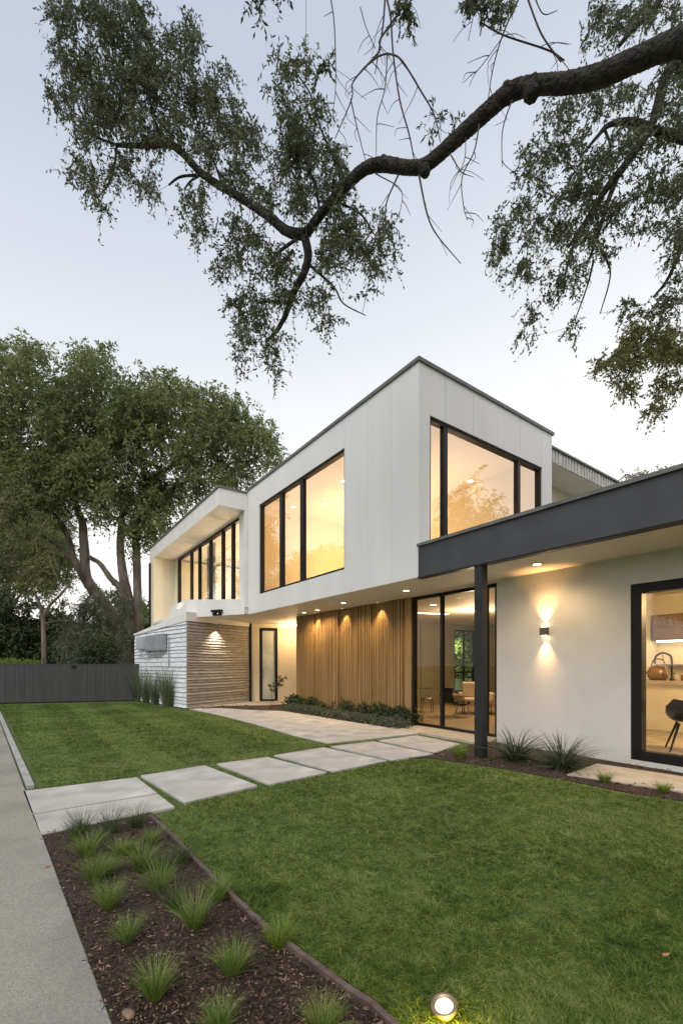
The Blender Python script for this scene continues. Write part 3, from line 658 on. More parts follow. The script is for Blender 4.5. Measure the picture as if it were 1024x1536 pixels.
# entry pendant
pe = empty('glass_pendant', G(432, 938, 3.0)); pe.location.z = 3.09; tag(pe, 'cluster of small clear glass globes on the entry ceiling', 'pendant light')
lathe('canopy', [(.12, 0), (.12, -.02), (.03, -.03)], CHROME, pe)
for k in range(5):
    x = -.32+.16*k; z = -.09-.05*(k % 2); MB().tube([(x*.3, 0, -.02), (x, 0, z+.04)], .006, 5).build('arm', CHROME, pe)
    lathe('globe', [(.005, z+.05), (.035, z+.035), (.05, z), (.035, z-.035), (.005, z-.05)], GLOWS, pe, 12, Matrix.Translation((x, 0, 0)))
lamp('lamp', 'POINT', (.2, -.15, -.35), 60, pe, size=.15, color=(1, .62, .28))

# ------------------------------------------------------------------ interior lamps
def hl(kind, x, y, z, power, **k):
    if 'target' in k: k['target'] = H(*k['target'])
    return lamp('room_lamp', kind, H(x, y, z), power, **k)
WU = (1, .72, .40)
for i, (u, v) in enumerate(((515, 721), (486.5, 755), (485.5, 805), (504, 843), (472, 849), (440, 760))):
    p = G(u, v, 6.5) if False else at(u, v, (6.5-EYE)*FPX/(HORV-v)); 
    if p.y > 40 : continue
    q = toH(p)
    if not (.3 < q.x < 4.2 and .3 < q.y < 7.2): continue
    downlight(0, 0, ['upstairs downlight highest behind the wide left window', 'upstairs downlight second from the top behind the wide left window', 'lower upstairs downlight behind the wide left window', 'small lowest downlight deep inside the wide left window', 'small downlight left of the lowest one, wide window', 'upstairs downlight behind the narrow middle pane'][i], 'downlights of the upstairs room', 0, zc=6.5, loc=p, r=.09)
for i, (u, v) in enumerate(((706, 721), (763, 714))):
    p = at(u, v, (6.5-EYE)*FPX/(HORV-v)); downlight(0, 0, ['left ceiling downlight behind the corner window', 'right ceiling downlight behind the corner window'][i], 'downlights of the upstairs room', 0, zc=6.5, loc=p, r=.09)
hl('POINT', 2.9, 1.8, 5.2, 36, size=.5, color=(1, .72, .46))
hl('POINT', 2.9, 5.4, 5.2, 80, size=.5, color=WU)
hl('AREA', 3.0, 5.0, 3.6, 150, size=1.6, target=(3.4, 5.4, 9), color=(1, .55, .20))
hl('POINT', 2.2, 9.6, 5.0, 190, size=.3, color=WU); hl('POINT', 2.2, 13.2, 5.0, 190, size=.3, color=WU)
hl('AREA', -.35, 12.0, 3.5, 10, size=.3, sizey=5, target=(-.35, 12.0, 9), color=(1, .8, .5))
hl('POINT', 5.0, 2.6, 2.5, 120, size=.25, color=WU)
hl('POINT', 3.6, -4.0, 2.6, 150, size=.25, color=(1, .66, .30))
ll = empty('linear_light', H(4.4, 3.9, 3.09), TH+R(-20)); tag(ll, 'long linear ceiling light inside the room behind the glass doors', 'ceiling light')
MB().box(-.7, .7, -.05, .05, -.02, .0).build('housing', WHITE, ll); MB().box(-.68, .68, -.035, .035, -.03, -.021).build('diffuser', GLOWS, ll)
downlight(0, 0, 'round ceiling light behind the left glass door', 'ceiling lights of the living room', 0, zc=3.10, loc=at(649.5, 907, 1.6*FPX/(HORV-907)), r=.11)
# ------------------------------------------------------------------ furniture seen through the glass
def chair_lounge():
    p = at(683, 1077, 12.4); p.z = .035; o = empty('lounge_chair', p, R(25))
    tag(o, 'low lounge chair with dark curved seat and thin metal legs behind the glass door', 'chair')
    m = MB(); 
    prof = [(-.30, .80), (-.33, .62), (-.26, .44), (-.05, .36), (.22, .38), (.30, .42)]
    for (a, b) in zip(prof[:-1], prof[1:]):
        m.add([(a[0], -.27, a[1]), (b[0], -.27, b[1]), (b[0], .27, b[1]), (a[0], .27, a[1]), (a[0]-.02, -.27, a[1]-.05), (b[0]-.02, -.27, b[1]-.05), (b[0]-.02, .27, b[1]-.05), (a[0]-.02, .27, a[1]-.05)], [(0,1,2,3),(7,6,5,4),(0,4,5,1),(3,2,6,7)]+([(0,3,7,4)] if a is prof[0] else [])+([(1,5,6,2)] if b is prof[-1] else []))
    m.build('seat', LEATH, o)
    for s in (-.29, .29):
        MB().tube(catmull([(-.3, s, .62), (0, s, .60), (.34, s, .56)], 5), .022, 8).build('armrest', LINEN, o)
        MB().tube([(-.05, s, .58), (-.28, s, .0)], .014, 6).build('leg', CHROME, o); MB().tube([(.02, s, .58), (.32, s, .0)], .014, 6).build('leg', CHROME, o)
def armchair():
    p = at(714, 1072, 13.1); p.z = .035; o = empty('armchair', p, R(-10)); tag(o, 'boxy beige upholstered armchair on thin legs behind the dark post', 'armchair')
    bevel(MB().box(-.38, .38, -.38, .36, .26, .46).build('seat', LINEN, o), .05, 3); bevel(MB().box(-.38, .38, .24, .40, .462, .92).build('backrest', LINEN, o), .05, 3)
    for s in (-1, 1): bevel(MB().box(s*.40, s*.50, -.38, .36, .28, .62).build('armrest', LINEN, o), .03, 3)
    for sx_ in (-1, 1):
        for sy_ in (-1, 1): MB().tube([(sx_*.36, sy_*.30, .26), (sx_*.38, sy_*.33, 0)], .014, 6).build('leg', FRAME, o)
def sidetable():
    p = at(640, 1069, 13.4); p.z = .035; o = empty('wire_stool', p, 0); tag(o, 'small wire stool with curved legs behind the left glass pane', 'stool')
    lathe('seat', [(.02, .44), (.19, .45), (.20, .43), (.18, .42)], CHROME, o)
    for k in range(4):
        t = k*math.pi/2+.4; c, s = math.cos(t), math.sin(t); MB().tube(catmull([(.05*c, .05*s, .43), (.19*c, .19*s, .38), (.24*c, .24*s, 0)], 5), .011, 6).build('leg', FRAME, o)
chair_lounge(); armchair(); sidetable()
pf = empty('wall_picture', H(4.75, 6.26, 1.62), TH); tag(pf, 'small pale framed picture on the olive living room wall', 'picture')
MB().box(-.2, .2, 0, .03, -.14, .14).build('frame', CHROME, pf); MB().box(-.17, .17, -.006, -.001, -.11, .11).build('print', LINEN, pf)
# kitchen
ki = empty('kitchen_island', H(4.6, -5, .06), TH); tag(ki, 'long cream kitchen island with pale stone top behind the right window', 'kitchen island')
for k in range(6):
    a = -2.6+k*1.0; bevel(MB().box(0, .03, a+.004, a+.996, .10, 1.02).build('door_panel', CREAM, ki), .003)
MB().box(.032, .75, -2.6, 3.35, .0, 1.02).build('carcass', CREAM, ki); bevel(MB().box(-.06, .85, -2.7, 3.38, 1.023, 1.10).build('worktop', mat('stone_top', (.42, .36, .29), (.5, .44, .36), 6, .3), ki), .004)
wc = empty('wall_cabinet', H(5.72, -1.69, 2.02), TH); tag(wc, 'brown veneered wall cabinet above the kitchen counter with light strip beneath', 'cabinet')
MB().box(0, .45, -4.2, .02, .0, .30).box(0.01, .45, -4.2, .015, .305, .58).build('carcass', BROWNC, wc)
MB().box(.05, .12, -4.1, -.05, -.03, -.001).build('light_strip', GLOWW, wc)
hl('AREA', 5.75, -4.4, 1.95, 14, size=.1, sizey=3.6, target=(5.75, -4.4, 0), color=(1, .74, .38))
sh = empty('wall_shelf', H(5.95, -3.72, 1.46), TH); tag(sh, 'thin wall shelf with cups below the kitchen wall cabinet', 'shelf')
MB().box(-.02, .24, -2.2, 2.05, 0, .03).build('board', BROWNC, sh)
g_ = random.Random(12)
cupm = [mat('cup_glass', (.5, .42, .3), rough=.2), mat('cup_brown', (.2, .11, .05), rough=.3), mat('cup_white', (.65, .6, .5), rough=.3)]
for k in range(9):
    o = lathe('cup', [(.03, 0), (.038, .01), (.045, .11), (.04, .11), (.034, .015)], cupm[k % 3], None, 14); o.location = H(4.82+.12*(k % 3), -2.40-.085*k, 1.165)
    tag(o, ['dark brown glass','clear amber glass','small white cup'][(k+1) % 3]+[' nearest the faucet',', second from the faucet',', third from the faucet',' at the middle of the cup row',' just past the middle',' sixth from the faucet',' seventh from the faucet',', last but one in the row',' at the far end of the row'][k]+' on the worktop', 'cup', 'cups on the kitchen worktop')
bt = empty('kettle_pot', H(4.95, -2.05, 1.163), TH); tag(bt, 'round copper-brown pot with spout at the left end of the worktop', 'pot')
lathe('body', [(.14, 0), (.19, .06), (.20, .16), (.15, .27), (.06, .31), (.02, .33)], mat('copper_pot', (.28, .16, .09), (.4, .25, .15), 5, .3, metal=.7), bt)
MB().tube(catmull([(-.02, .17, .12), (-.02, .27, .22), (-.02, .30, .34)], 5), .02, 8).build('spout', FRAME, bt)
MB().tube(catmull([(0, -.13, .26), (0, -.08, .42), (0, .08, .42), (0, .13, .26)], 5), .012, 8).build('handle', FRAME, bt)
fc = empty('kitchen_faucet', H(4.75, -2.35, 1.163), TH+R(80)); tag(fc, 'tall dark arched faucet standing beside the pot on the worktop', 'faucet')
MB().tube(catmull([(0, 0, 0), (0, 0, .42), (.05, 0, .52), (.18, 0, .56), (.30, 0, .48), (.32, 0, .34)], 6), .02, 10).build('spout', FRAME, fc)
lathe('base', [(.04, 0), (.04, .03), (.025, .05)], FRAME, fc); MB().tube([(0, -.02, .12), (0, -.12, .16)], .01, 8).build('lever', FRAME, fc)
MB().tube(catmull([(.18, 0, .56), (.10, .02, .30), (.03, .03, .10)], 5), .012, 8).build('hose', CHROME, fc)
# black shell chair
p = at(1028, 1128, 7.35); p.z = .06
o = empty('bar_chair', p, R(60)); o.scale = (1.12, 1.12, 1.0); tag(o, 'glossy black shell chair on thin legs inside the right window', 'chair')
V = []; F = []; n = 12
rows = [(-.34, .86, .19), (-.36, .74, .25), (-.30, .60, .28), (-.18, .50, .27), (0, .47, .26), (.16, .47, .24), (.26, .44, .20)]
for (x, z, hw) in rows:
    for j in range(n+1):
        t = j/n*2-1; V.append((x+.10*t*t*(1 if z > .55 else .0), t*hw, z+(.16*t**4 if z < .62 else .03*t*t)))
for i in range(len(rows)-1):
    for j in range(n): a = i*(n+1)+j; F.append((a, a+1, a+n+2, a+n+1))
sh_ = MB().add(V, F).build('shell', LEATH, o, True); md = sh_.modifiers.new('s', 'SOLIDIFY'); md.thickness = .03; md = sh_.modifiers.new('b', 'SUBSURF'); md.levels = 1; md.render_levels = 1
for a, b in ((-.2, -.18), (-.2, .18), (.2, -.18), (.2, .18)): MB().tube([(a*.5, b*.5, .46), (a*1.2, b*1.2, 0)], [.02, .011], 8).build('leg', FRAME, o)

# ------------------------------------------------------------------ fence
fa = Vector((-13.6, 16.15, 0)); fb = Vector((-8.02, 17.85, 0)); dF = (fb-fa); LF = dF.length; aF = math.atan2(dF.y, dF.x)
fn = empty('board_fence', fa, aF); tag(fn, 'low dark grey board fence with a gate along the back of the left lawn', 'fence')
gx = LF*.575
m = MB(); x = 0
while x < LF: 
    if abs(x-gx) > .03: m.box(x, min(x+.296, LF), 0, .03, .06, 1.46)
    x += .3
m.build('board_panel', FENCE, fn); MB().box(0, LF, -.01, .045, 1.46, 1.50).build('top_rail', FENCE, fn)
for x in (0.0, gx-.05, LF-.06): MB().box(x, x+.07, .032, .10, 0, 1.455).build('post', FRAME, fn)
MB().box(gx+.01, gx+.15, -.05, -.001, 1.34, 1.44).build('gate_latch', FRAME, fn); MB().box(0, LF, .005, .03, .02, .055).build('bottom_rail', FRAME, fn)
fn2 = empty('board_fence', Vector((-20, 15.6, 0)), R(3)); tag(fn2, 'short dark fence section left of the gate fence at the picture edge', 'fence')
MB().box(0, 6.1, 0, .05, .05, 1.5).build('board_panel', FENCE, fn2); MB().box(6.1, 6.2, -.03, .08, 0, 1.55).build('post', FRAME, fn2)

# ================================================================== TREES
def limb(m_pts, k=12, amp=.10, seed=0, n=7):
    """(points, radii) -> vertices and quads of a gnarled tapering limb"""
    g_ = np.random.default_rng(seed); pts = [Vector(p) for p, r in m_pts]; rr = [r for p, r in m_pts]
    cv = catmull(pts, n); rad = []
    for i in range(len(cv)):
        t = i/n; a = min(int(t), len(rr)-2); f = min(t-a, 1); rad.append(rr[a]*(1-f)+rr[a+1]*f)
    b = MB().tube(cv, rad, k); V = np.array([tuple(v) for v in b.v]); ring = np.repeat(np.array([tuple(c) for c in cv]), k, 0)
    d = V-ring; L_ = np.linalg.norm(d, axis=1, keepdims=True)
    ph = g_.random(6)*6.28; s = 1/max(rad)
    w_ = (np.sin(V[:, :1]*s*1.7+ph[0])*np.sin(V[:, 1:2]*s*1.9+ph[1])*np.sin(V[:, 2:]*s*1.5+ph[2])*1.3+g_.normal(size=(len(V), 1))*.35)
    V = ring+d*(1+amp*w_)
    F = np.array([f for f in b.f if len(f) == 4]); C = [f for f in b.f if len(f) != 4]
    return V, F, np.array([tuple(c) for c in cv]), np.array(rad)
def merge(parts):
    off = 0; Vs = []; Fs = []
    for V, F in parts: Vs.append(V); Fs.append(F+off); off += len(V)
    return np.concatenate(Vs), np.concatenate(Fs)
def grow(seeds, T, g, step=.3, droop=0, tip=.004, jit=.12, rmax=.05, expo=2.3):
    """connect every target to the nearest node of the growing skeleton"""
    nodes = [p for p in seeds]; par = [-1]*len(seeds); A = np.array(nodes)
    d = np.array([np.min(np.linalg.norm(A-t, axis=1)) for t in T]); order = np.argsort(d)
    buf = np.zeros((len(seeds)+len(T)*14, 3)); buf[:len(A)] = A; n = len(A); tips = []
    for ti in order:
        t = T[ti]; dd = np.linalg.norm(buf[:n]-t, axis=1); i = int(np.argmin(dd)); L = dd[i]; k = int(min(12, max(1, L/step))); p0 = buf[i].copy(); prev = i
        for s in range(1, k+1):
            f = s/k; q = p0+(t-p0)*f+(g.normal(size=3)*jit*step if s < k else 0); q[2] += droop*L*math.sin(f*math.pi)*.5 if s < k else 0
            buf[n] = q; par.append(prev); prev = n; n += 1
        tips.append(n-1)
    par = np.array(par); w_ = np.zeros(n); ch = np.zeros(n, int)
    for j in range(n):
        if par[j] >= 0: ch[par[j]] += 1
    for j in range(n-1, len(seeds)-1, -1):
        if ch[j] == 0: w_[j] = tip**expo
        w_[par[j]] += w_[j]
    r = np.minimum(w_**(1/expo), rmax); idx = np.arange(len(seeds), n); P = buf[:n]
    rp = np.where(par[idx] < len(seeds), r[idx], r[par[idx]])
    return P, par, r, idx, rp, np.array(tips)
def foliage(base, g, twigs, Lt, nleaf, leafL, leafW, droop, tr=.0025, spread=1.0, out=None):
    """little drooping twigs with leaves around each tip"""
    n = len(base)*twigs; b = np.repeat(base, twigs, 0)+g.normal(size=(n, 3))*.03
    d = g.normal(size=(n, 3))*spread; d[:, 2] -= .1; d = nrm(d); L = Lt*(.5+g.random(n)*.8)
    def pos(t): return b+d*(L*t)[:, None]+np.array([0, 0, -1.])*(droop*L*t*t)[:, None]
    parts = []
    for a, c in ((0, .5), (.5, 1)):
        parts.append(frusta(pos(np.full(n, a)), pos(np.full(n, c)), np.full(n, tr*(1-a*.5)), np.full(n, tr*(1-c*.6)), 3))
    tw = merge(parts)
    m_ = n*nleaf; t = np.tile((np.arange(nleaf)+.6)/nleaf, n)*(.92+.16*g.random(m_)); idx = np.repeat(np.arange(n), nleaf)
    p = b[idx]+d[idx]*(L[idx]*t)[:, None]+np.array([0, 0, -1.])*(droop*L[idx]*t*t)[:, None]
    ld = d[idx]*.5+g.normal(size=(m_, 3))*.65; ld[:, 2] -= .25+droop*.4
    V, F = cards(p, ld, leafL*(.65+.7*g.random(m_)), leafW*(.7+.6*g.random(m_)), g)
    return tw, (V, F)
def blob_targets(blobs, g, depth, dvar, per, thick=1.0):
    out = []
    for (u, v, ru, rv) in blobs:
        n = max(2, int(per*ru*rv/1000+.5))
        for _ in range(n):
            q = g.normal(size=3); q = q/np.linalg.norm(q)*g.random()**(1/2.3)
            Y = depth(u, v)+q[2]*dvar*thick; out.append(tuple(at(u+q[0]*ru, v+q[1]*rv, Y)))
    return np.array(out)
RS = 1.0
def pl(pts, depth): return [(at(u, v, depth(u, v)), RS*r/FPX*depth(u, v)/(1+((HORV-v)/FPX)**2)**.5) for u, v, r in pts]

# ---- the great shade tree leaning over the garden
g = np.random.default_rng(21)
dA = lambda u, v: 5.7-1.75*min(max((u-420)/620, -.2), 1.2)          # depth of the near limb
dB = lambda u, v: 6.3
shade = empty('shade_tree', (4.3, .35, 0)); tag(shade, 'large dark shade tree whose crooked limb arches across the top of the picture', 'tree')
T0 = Vector((4.3, .35, 0))
trunk_pts = [(T0, .42), (T0+Vector((.05, .05, 1.5)), .36), (T0+Vector((-.05, .2, 3.2)), .34), (T0+Vector((0, .5, 4.8)), .32), (Vector((4.25, 1.6, 6.2)), .29)]
near = [(u, v, r*.80) for u, v, r in [(1160,30,44),(1024,60,38),(950,90,31),(900,112,27),(850,124,25),(800,128,24),(762,140,24),(720,176,21),(680,212,19),(640,246,18),(612,251,16),(575,246,15),(545,254,13.5),(510,287,13),(480,322,12),(455,356,11)]]
L = []
L.append(limb(trunk_pts+pl(near, dA), 28, .11, 1, 20))
L.append(limb(pl([(458,352,11),(430,346,9.5),(395,318,9),(350,290,8),(305,262,7.5),(270,226,7),(250,216,7),(215,218,5.5),(175,217,4)], dA), 12, .1, 2))
L.append(limb(pl([(256,220,6),(240,198,4.5),(230,175,3.8),(222,140,3),(200,95,2.2),(185,50,1.6)], dA), 8, .1, 3))
L.append(limb(pl([(456,352,9),(462,382,8.5),(455,410,7),(440,440,6),(427,475,5),(412,500,3.5),(398,512,2.5)], dA), 10, .1, 4))
for i, q in enumerate([[(455,352,4),(425,372,3.5),(405,392,2.5)],[(440,375,4),(420,400,3),(413,430,2)],[(430,452,3),(400,452,2),(385,455,1.5)],
    [(520,275,4),(498,230,3),(480,190,2.4),(465,140,2),(445,110,1.5)],[(480,318,3.5),(470,270,2.6),(452,230,2)],[(335,282,3),(320,240,2.4),(300,200,2),(290,150,1.6)],
    [(295,262,3),(270,265,2.6),(253,277,1.8)],[(300,262,2.6),(285,272,2),(276,284,1.4)],[(175,217,3),(172,245,2),(163,275,1.6),(150,292,1.2)],
    [(175,217,3),(140,200,2.2),(115,150,1.8),(105,90,1.3)],[(500,300,3),(540,320,2.2),(560,350,1.6)],[(462,395,3),(500,430,2),(515,455,1.3),(548,473,.9)]]):
    L.append(limb(pl(q, dA), 6, .08, 10+i))
# stubs and knots on the limb
for (u, v, du, dv, r) in ((797,130,4,18,14),(762,138,-8,-18,12),(636,250,4,18,10),(575,243,-8,-6,9)):
    L.append(limb([(at(u, v, dA(u, v)), r/FPX*dA(u, v)), (at(u+du*.5, v+dv*.55, dA(u, v)-.03), r*.7/FPX*dA(u, v)), (at(u+du*.8, v+dv*.8, dA(u, v)-.03), .002)], 10, .16, 60+u))
# second limb group, hanging on the right
T2 = [(T0+Vector((0, .5, 4.8)), .24), (Vector((5.2, 2.6, 6.6)), .20)]
R1 = [(1150,60,16),(1075,60,14),(1010,95,12),(985,160,11),(974,192,10),(935,250,8.5),(912,278,7),(880,330,5),(852,370,3)]
L.append(limb(T2+pl(R1, dB), 12, .1, 5))
for i, q in enumerate([[(1130,150,12),(1060,215,12),(1024,206,11),(985,196,9),(950,182,7.5),(915,186,6),(895,205,4),(870,235,2.5)],[(925,266,6),(912,300,5),(900,340,4),(885,385,2.5)],
    [(1020,-60,10),(985,5,9),(950,42,7),(928,68,5)],[(1060,300,6),(1024,370,4),(1000,420,3),(980,445,2)],[(1100,520,7),(1024,528,4),(985,532,3),(950,536,2)],[(905,190,3),(915,220,2.4),(905,250,2)],
    [(905,290,3),(870,290,2.4),(840,300,1.6)],[(870,340,3),(850,400,2),(845,440,1.4)],[(890,390,2.4),(880,430,1.6),(862,480,1.1)],[(900,370,2.4),(915,410,1.6),(900,470,1)],[(1090,230,8),(1100,380,7),(1100,520,7)],[(1120,160,8),(1090,230,8)]]):
    L.append(limb(pl(q, dB), 8, .08, 30+i))
# bare hanging twigs
tw = [[(607,-10,3),(605,8,3),(572,58,2.6),(568,76,2.4),(529,121,2),(527,148,1.8),(501,207,1.2)],[(529,121,2),(545,102,2),(556,94,2),(568,83,2.2),(587,81,2.4),(603,92,2.4),(630,137,2.2),(650,172,1.8),(661,212,1.2)],
 [(580,-10,3),(585,27,2.8),(589,78,2.6),(599,148,2.3),(612,200,2),(619,238,1.5)],[(578,-10,3),(576,39,2.6),(568,78,2.2),(562,110,1.2)],[(527,148,1.8),(537,191,1.5),(549,240,1)],[(582,78,1.8),(578,133,1.5),(564,176,1.3),(563,232,.9)],
 [(496,-10,2),(502,39,1.7),(505,125,1.2),(500,170,.8)],[(460.5,-10,.7),(460.5,84,.6)],[(779,-6,3),(755,51,2.2),(740,102,1.7),(732,148,1.1)],[(720,33,2),(757,52,2.2),(821,74,2.4),(845,90,2)],[(789,-10,2.8),(812,50,2.4),(842,92,2.2)],
 [(627,262,2.6),(642,320,2),(654,352,1.5),(691,395,.9)],[(597,262,2.4),(580,305,1.6),(579,345,1)],[(720,186,2),(709,227,1.6),(691,266,1.3),(695,309,1.1),(701,330,.8)],[(767,150,2),(753,195,1.4),(751,250,.9)],[(675,232,1.6),(691,254,1.3),(697,262,1)],
 [(697,205,1.2),(699,235,1),(691,258,.9)],[(565,260,1.4),(600,285,1),(600,325,.7)],[(540,10,1.4),(550,40,1.2),(563,72,1)],[(800,-8,2),(815,20,1.4),(835,15,.9)],[(755,51,1.2),(720,100,1),(706,112,.7)],[(700,60,1),(712,15,1),(700,-5,1)]]
TW = []
for i, q in enumerate(tw):
    f = lambda u, v: 4.6 if u < 700 else 4.3
    q2_ = [(u+rnd.uniform(-2, 2), v, r*.9) for u, v, r in q]; V, F, cv, rd = limb(pl(q2_, f), 5, .05, 80+i, 5); TW.append((V, F))
    for j in range(3, len(cv)-1, 2):        # fine side twigs
        if len(q) < 3 or rnd.random() < .25: continue
        a = Vector(cv[j]); dr_ = Vector((rnd.choice((-1, 1))*rnd.uniform(.4, 1), rnd.uniform(-.5, .5), rnd.uniform(-1.6, -.1))).normalized(); ln = rnd.uniform(.06, .30)
        b = a+dr_*ln*.5+Vector((rnd.uniform(-.03, .03), 0, 0)); c = a+dr_*ln+Vector((rnd.uniform(-.06, .06), 0, -ln*.3))
        V, F, _, _ = limb([(a, .0042), (b, .0032), (c, .0018)], 4, .02, 5, 2); TW.append((V, F))
V, F = merge([(a[0], a[1]) for a in L]); npmesh('trunk', V, F, BARK, shade, True).matrix_parent_inverse = Matrix.Translation(-T0)
V, F = merge(TW); npmesh('bare_twigs', V, F, TWIG, shade, True).matrix_parent_inverse = Matrix.Translation(-T0)
left_blobs = [(95,20,28,28),(150,25,60,42),(205,15,35,20),(112,85,38,45),(178,92,55,52),(92,142,28,25),(142,150,50,45),(200,160,52,50),(250,112,45,55),(272,62,30,30),(292,45,14,22),(308,150,42,45),(330,112,16,20),(250,192,50,33),
 (130,200,32,22),(108,250,28,16),(138,275,20,26),(153,312,10,16),(190,250,35,20),(222,278,22,20),(345,185,32,38),(368,215,28,32),(300,220,35,28),(350,262,30,32),(300,302,22,28),(285,335,10,18),(275,300,10,12),(302,348,14,16),(350,330,20,16),(215,60,30,30),
 (425,100,18,25),(458,98,18,20),(414,140,14,18),(445,180,32,40),(480,165,16,20),(468,222,45,35),(430,242,30,30),(500,262,26,36),(450,290,40,30),(400,290,24,24),(512,312,28,26),
 (350,378,28,26),(385,358,28,26),(327,402,9,14),(420,396,38,28),(500,378,34,34),(545,370,28,22),(572,345,18,22),(555,398,18,16),(382,448,36,28),(350,452,9,10),(370,498,26,28),(363,540,10,14),(410,545,14,26),(436,440,28,24),(475,448,22,20),(490,485,10,18),(412,505,18,20),(592,375,7,7),(520,345,30,25)]
top_blobs = [(385,2,12,8),(596,8,18,8),(612,20,10,6),(484,98,9,14),(720,12,35,12),(750,5,25,10)]
right_blobs = [(900,35,42,32),(965,20,55,28),(1010,110,35,45),(840,165,28,18),(885,150,45,25),(950,140,30,20),(828,222,42,33),(890,235,48,40),(950,215,45,38),(798,262,26,28),(850,292,48,38),(790,312,26,33),(900,310,45,40),(760,345,24,24),(820,350,42,33),(880,360,40,32),(748,385,14,32),
 (790,408,26,24),(848,408,36,26),(905,383,14,16),(980,282,42,42),(1010,352,28,48),(958,340,26,20),(800,468,12,16),(790,498,10,10),(860,490,10,8),(1010,180,35,35),(1020,270,30,40),(960,470,28,16),(1000,455,28,32),(945,450,10,10),(1050,400,40,80),(1060,220,50,80),(1060,60,60,80)]
sunlit_blobs = [(912,548,30,13),(950,530,38,22),(1000,520,36,36),(940,576,16,12),(998,575,26,12),(985,613,18,8),(960,500,30,14),(1060,540,50,40)]
TWG = []; 
def hang(blobs, depth, dvar, per, seeds, leafmat_, name, twn=5, Lt=.19, nl=11, lL=.056, lW=.022, droop=.5, tip=.0022):
    T = blob_targets(blobs, g, depth, dvar, per)
    P, par, r, idx, rp, tips = grow(seeds, T, g, .16, 0.0, tip, .14, .02)
    TWG.append(frusta(P[par[idx]], P[idx], np.minimum(rp, .02), r[idx], 4))
    keep_ = idx[r[idx] < .008]
    twm, lf = foliage(P[np.unique(np.concatenate([tips, keep_[::2]]))], g, twn, Lt, nl, lL, lW, droop, .0016)
    TWG.append(twm); npmesh(name, lf[0], lf[1], leafmat_, shade).matrix_parent_inverse = Matrix.Translation(-T0); print(name, len(T), len(lf[1]))
seedA = np.concatenate([l[2] for l in L[1:16]]+[L[0][2][115:]]); seedB = np.concatenate([l[2][12:] if i == 0 else l[2] for i, l in enumerate(L[21:])])
hang(left_blobs, dA, .5, 20, seedA, L_OAK, 'foliage', lL=.050, lW=.0205)
hang(top_blobs, lambda u, v: 4.6, .1, 18, np.array([tuple(at(q[0][0], q[0][1], 4.6)) for q in tw]), L_OAK, 'foliage', Lt=.12)
hang(right_blobs, dB, .7, 14, seedB, L_OAK, 'foliage', lL=.054, lW=.023)
hang(sunlit_blobs, dB, .6, 32, seedB, L_OAK2, 'foliage', lL=.056, lW=.024)
# sprig on the limb
base = np.array([tuple(at(u, v, 4.55)) for u, v in ((655,170),(665,178),(676,172),(650,190),(645,200),(684,180))])
twm, lf = foliage(base, g, 3, .09, 6, .06, .018, .4, .002); TWG.append(twm); npmesh('foliage', lf[0], lf[1], L_DARK, shade).matrix_parent_inverse = Matrix.Translation(-T0)
V, F = merge(TWG); npmesh('branches', V, F, TWIG, shade).matrix_parent_inverse = Matrix.Translation(-T0)

# ---- background trees
def bgtree(name, label, base, limbs, blobs, depth, dvar, per, lm, bark, group=None, leafL=.16, leafW=.06, twn=5, Lt=.7, nl=7, step=.9, seed=1, droop=.35, cat='tree', thick=1, rmax=.16, tip=.02):
    global g
    g = np.random.default_rng(seed); o = empty(name, base); tag(o, label, cat, group); parts = []; seeds = []
    for i, q in enumerate(limbs):
        V, F, cv, rd = limb(pl(q, depth) if len(q[0]) == 3 else q, 12, .09, seed*7+i); parts.append((V, F)); seeds.append(cv[len(cv)//3:])
    T = blob_targets(blobs, g, depth, dvar, per, thick)
    P, par, r, idx, rp, tips = grow(np.concatenate(seeds), T, g, step, 0, tip, .15, rmax)
    parts.append(frusta(P[par[idx]], P[idx], np.minimum(rp, rmax), r[idx], 5))
    V, F = merge(parts); npmesh('trunk', V, F, bark, o, True).matrix_parent_inverse = Matrix.Translation(-Vector(base))
    twm, lf = foliage(P[np.unique(np.concatenate([tips, idx[r[idx] < tip*1.6]]))], g, twn, Lt, nl, leafL, leafW, droop, .01)
    npmesh('crown', lf[0], lf[1], lm, o).matrix_parent_inverse = Matrix.Translation(-Vector(base)); print(name, len(T), len(lf[1])); return o
dT = lambda u, v: 24
big_limbs = [[(190,1040,20),(186,985,19),(176,940,15),(152,902,13),(131,868,10),(126,820,9),(124,785,8),(113,757,6),(108,720,4)],
 [(134,880,9),(112,842,7),(105,815,6),(95,790,5),(80,770,4),(65,755,3),(40,730,2)],[(114,845,6),(96,828,5),(77,813,4),(47,797,3),(20,785,2)],
 [(204,1040,18),(200,985,17),(195,930,14),(190,890,11),(185,865,9),(181,832,8),(181,797,7),(185,760,5),(195,720,3)],
 [(197,908,8),(180,882,7),(166,868,6),(150,846,5),(138,838,4.5),(118,824,4)],[(212,1000,9),(208,937,9),(206,880,8),(205,840,8),(204,800,7),(215,760,5),(235,710,3)],
 [(185,770,5),(220,730,4),(270,690,3),(320,670,2)],[(113,757,6),(130,700,4),(150,650,3)],[(204,800,5),(250,740,4),(330,700,3),(385,690,2)]]
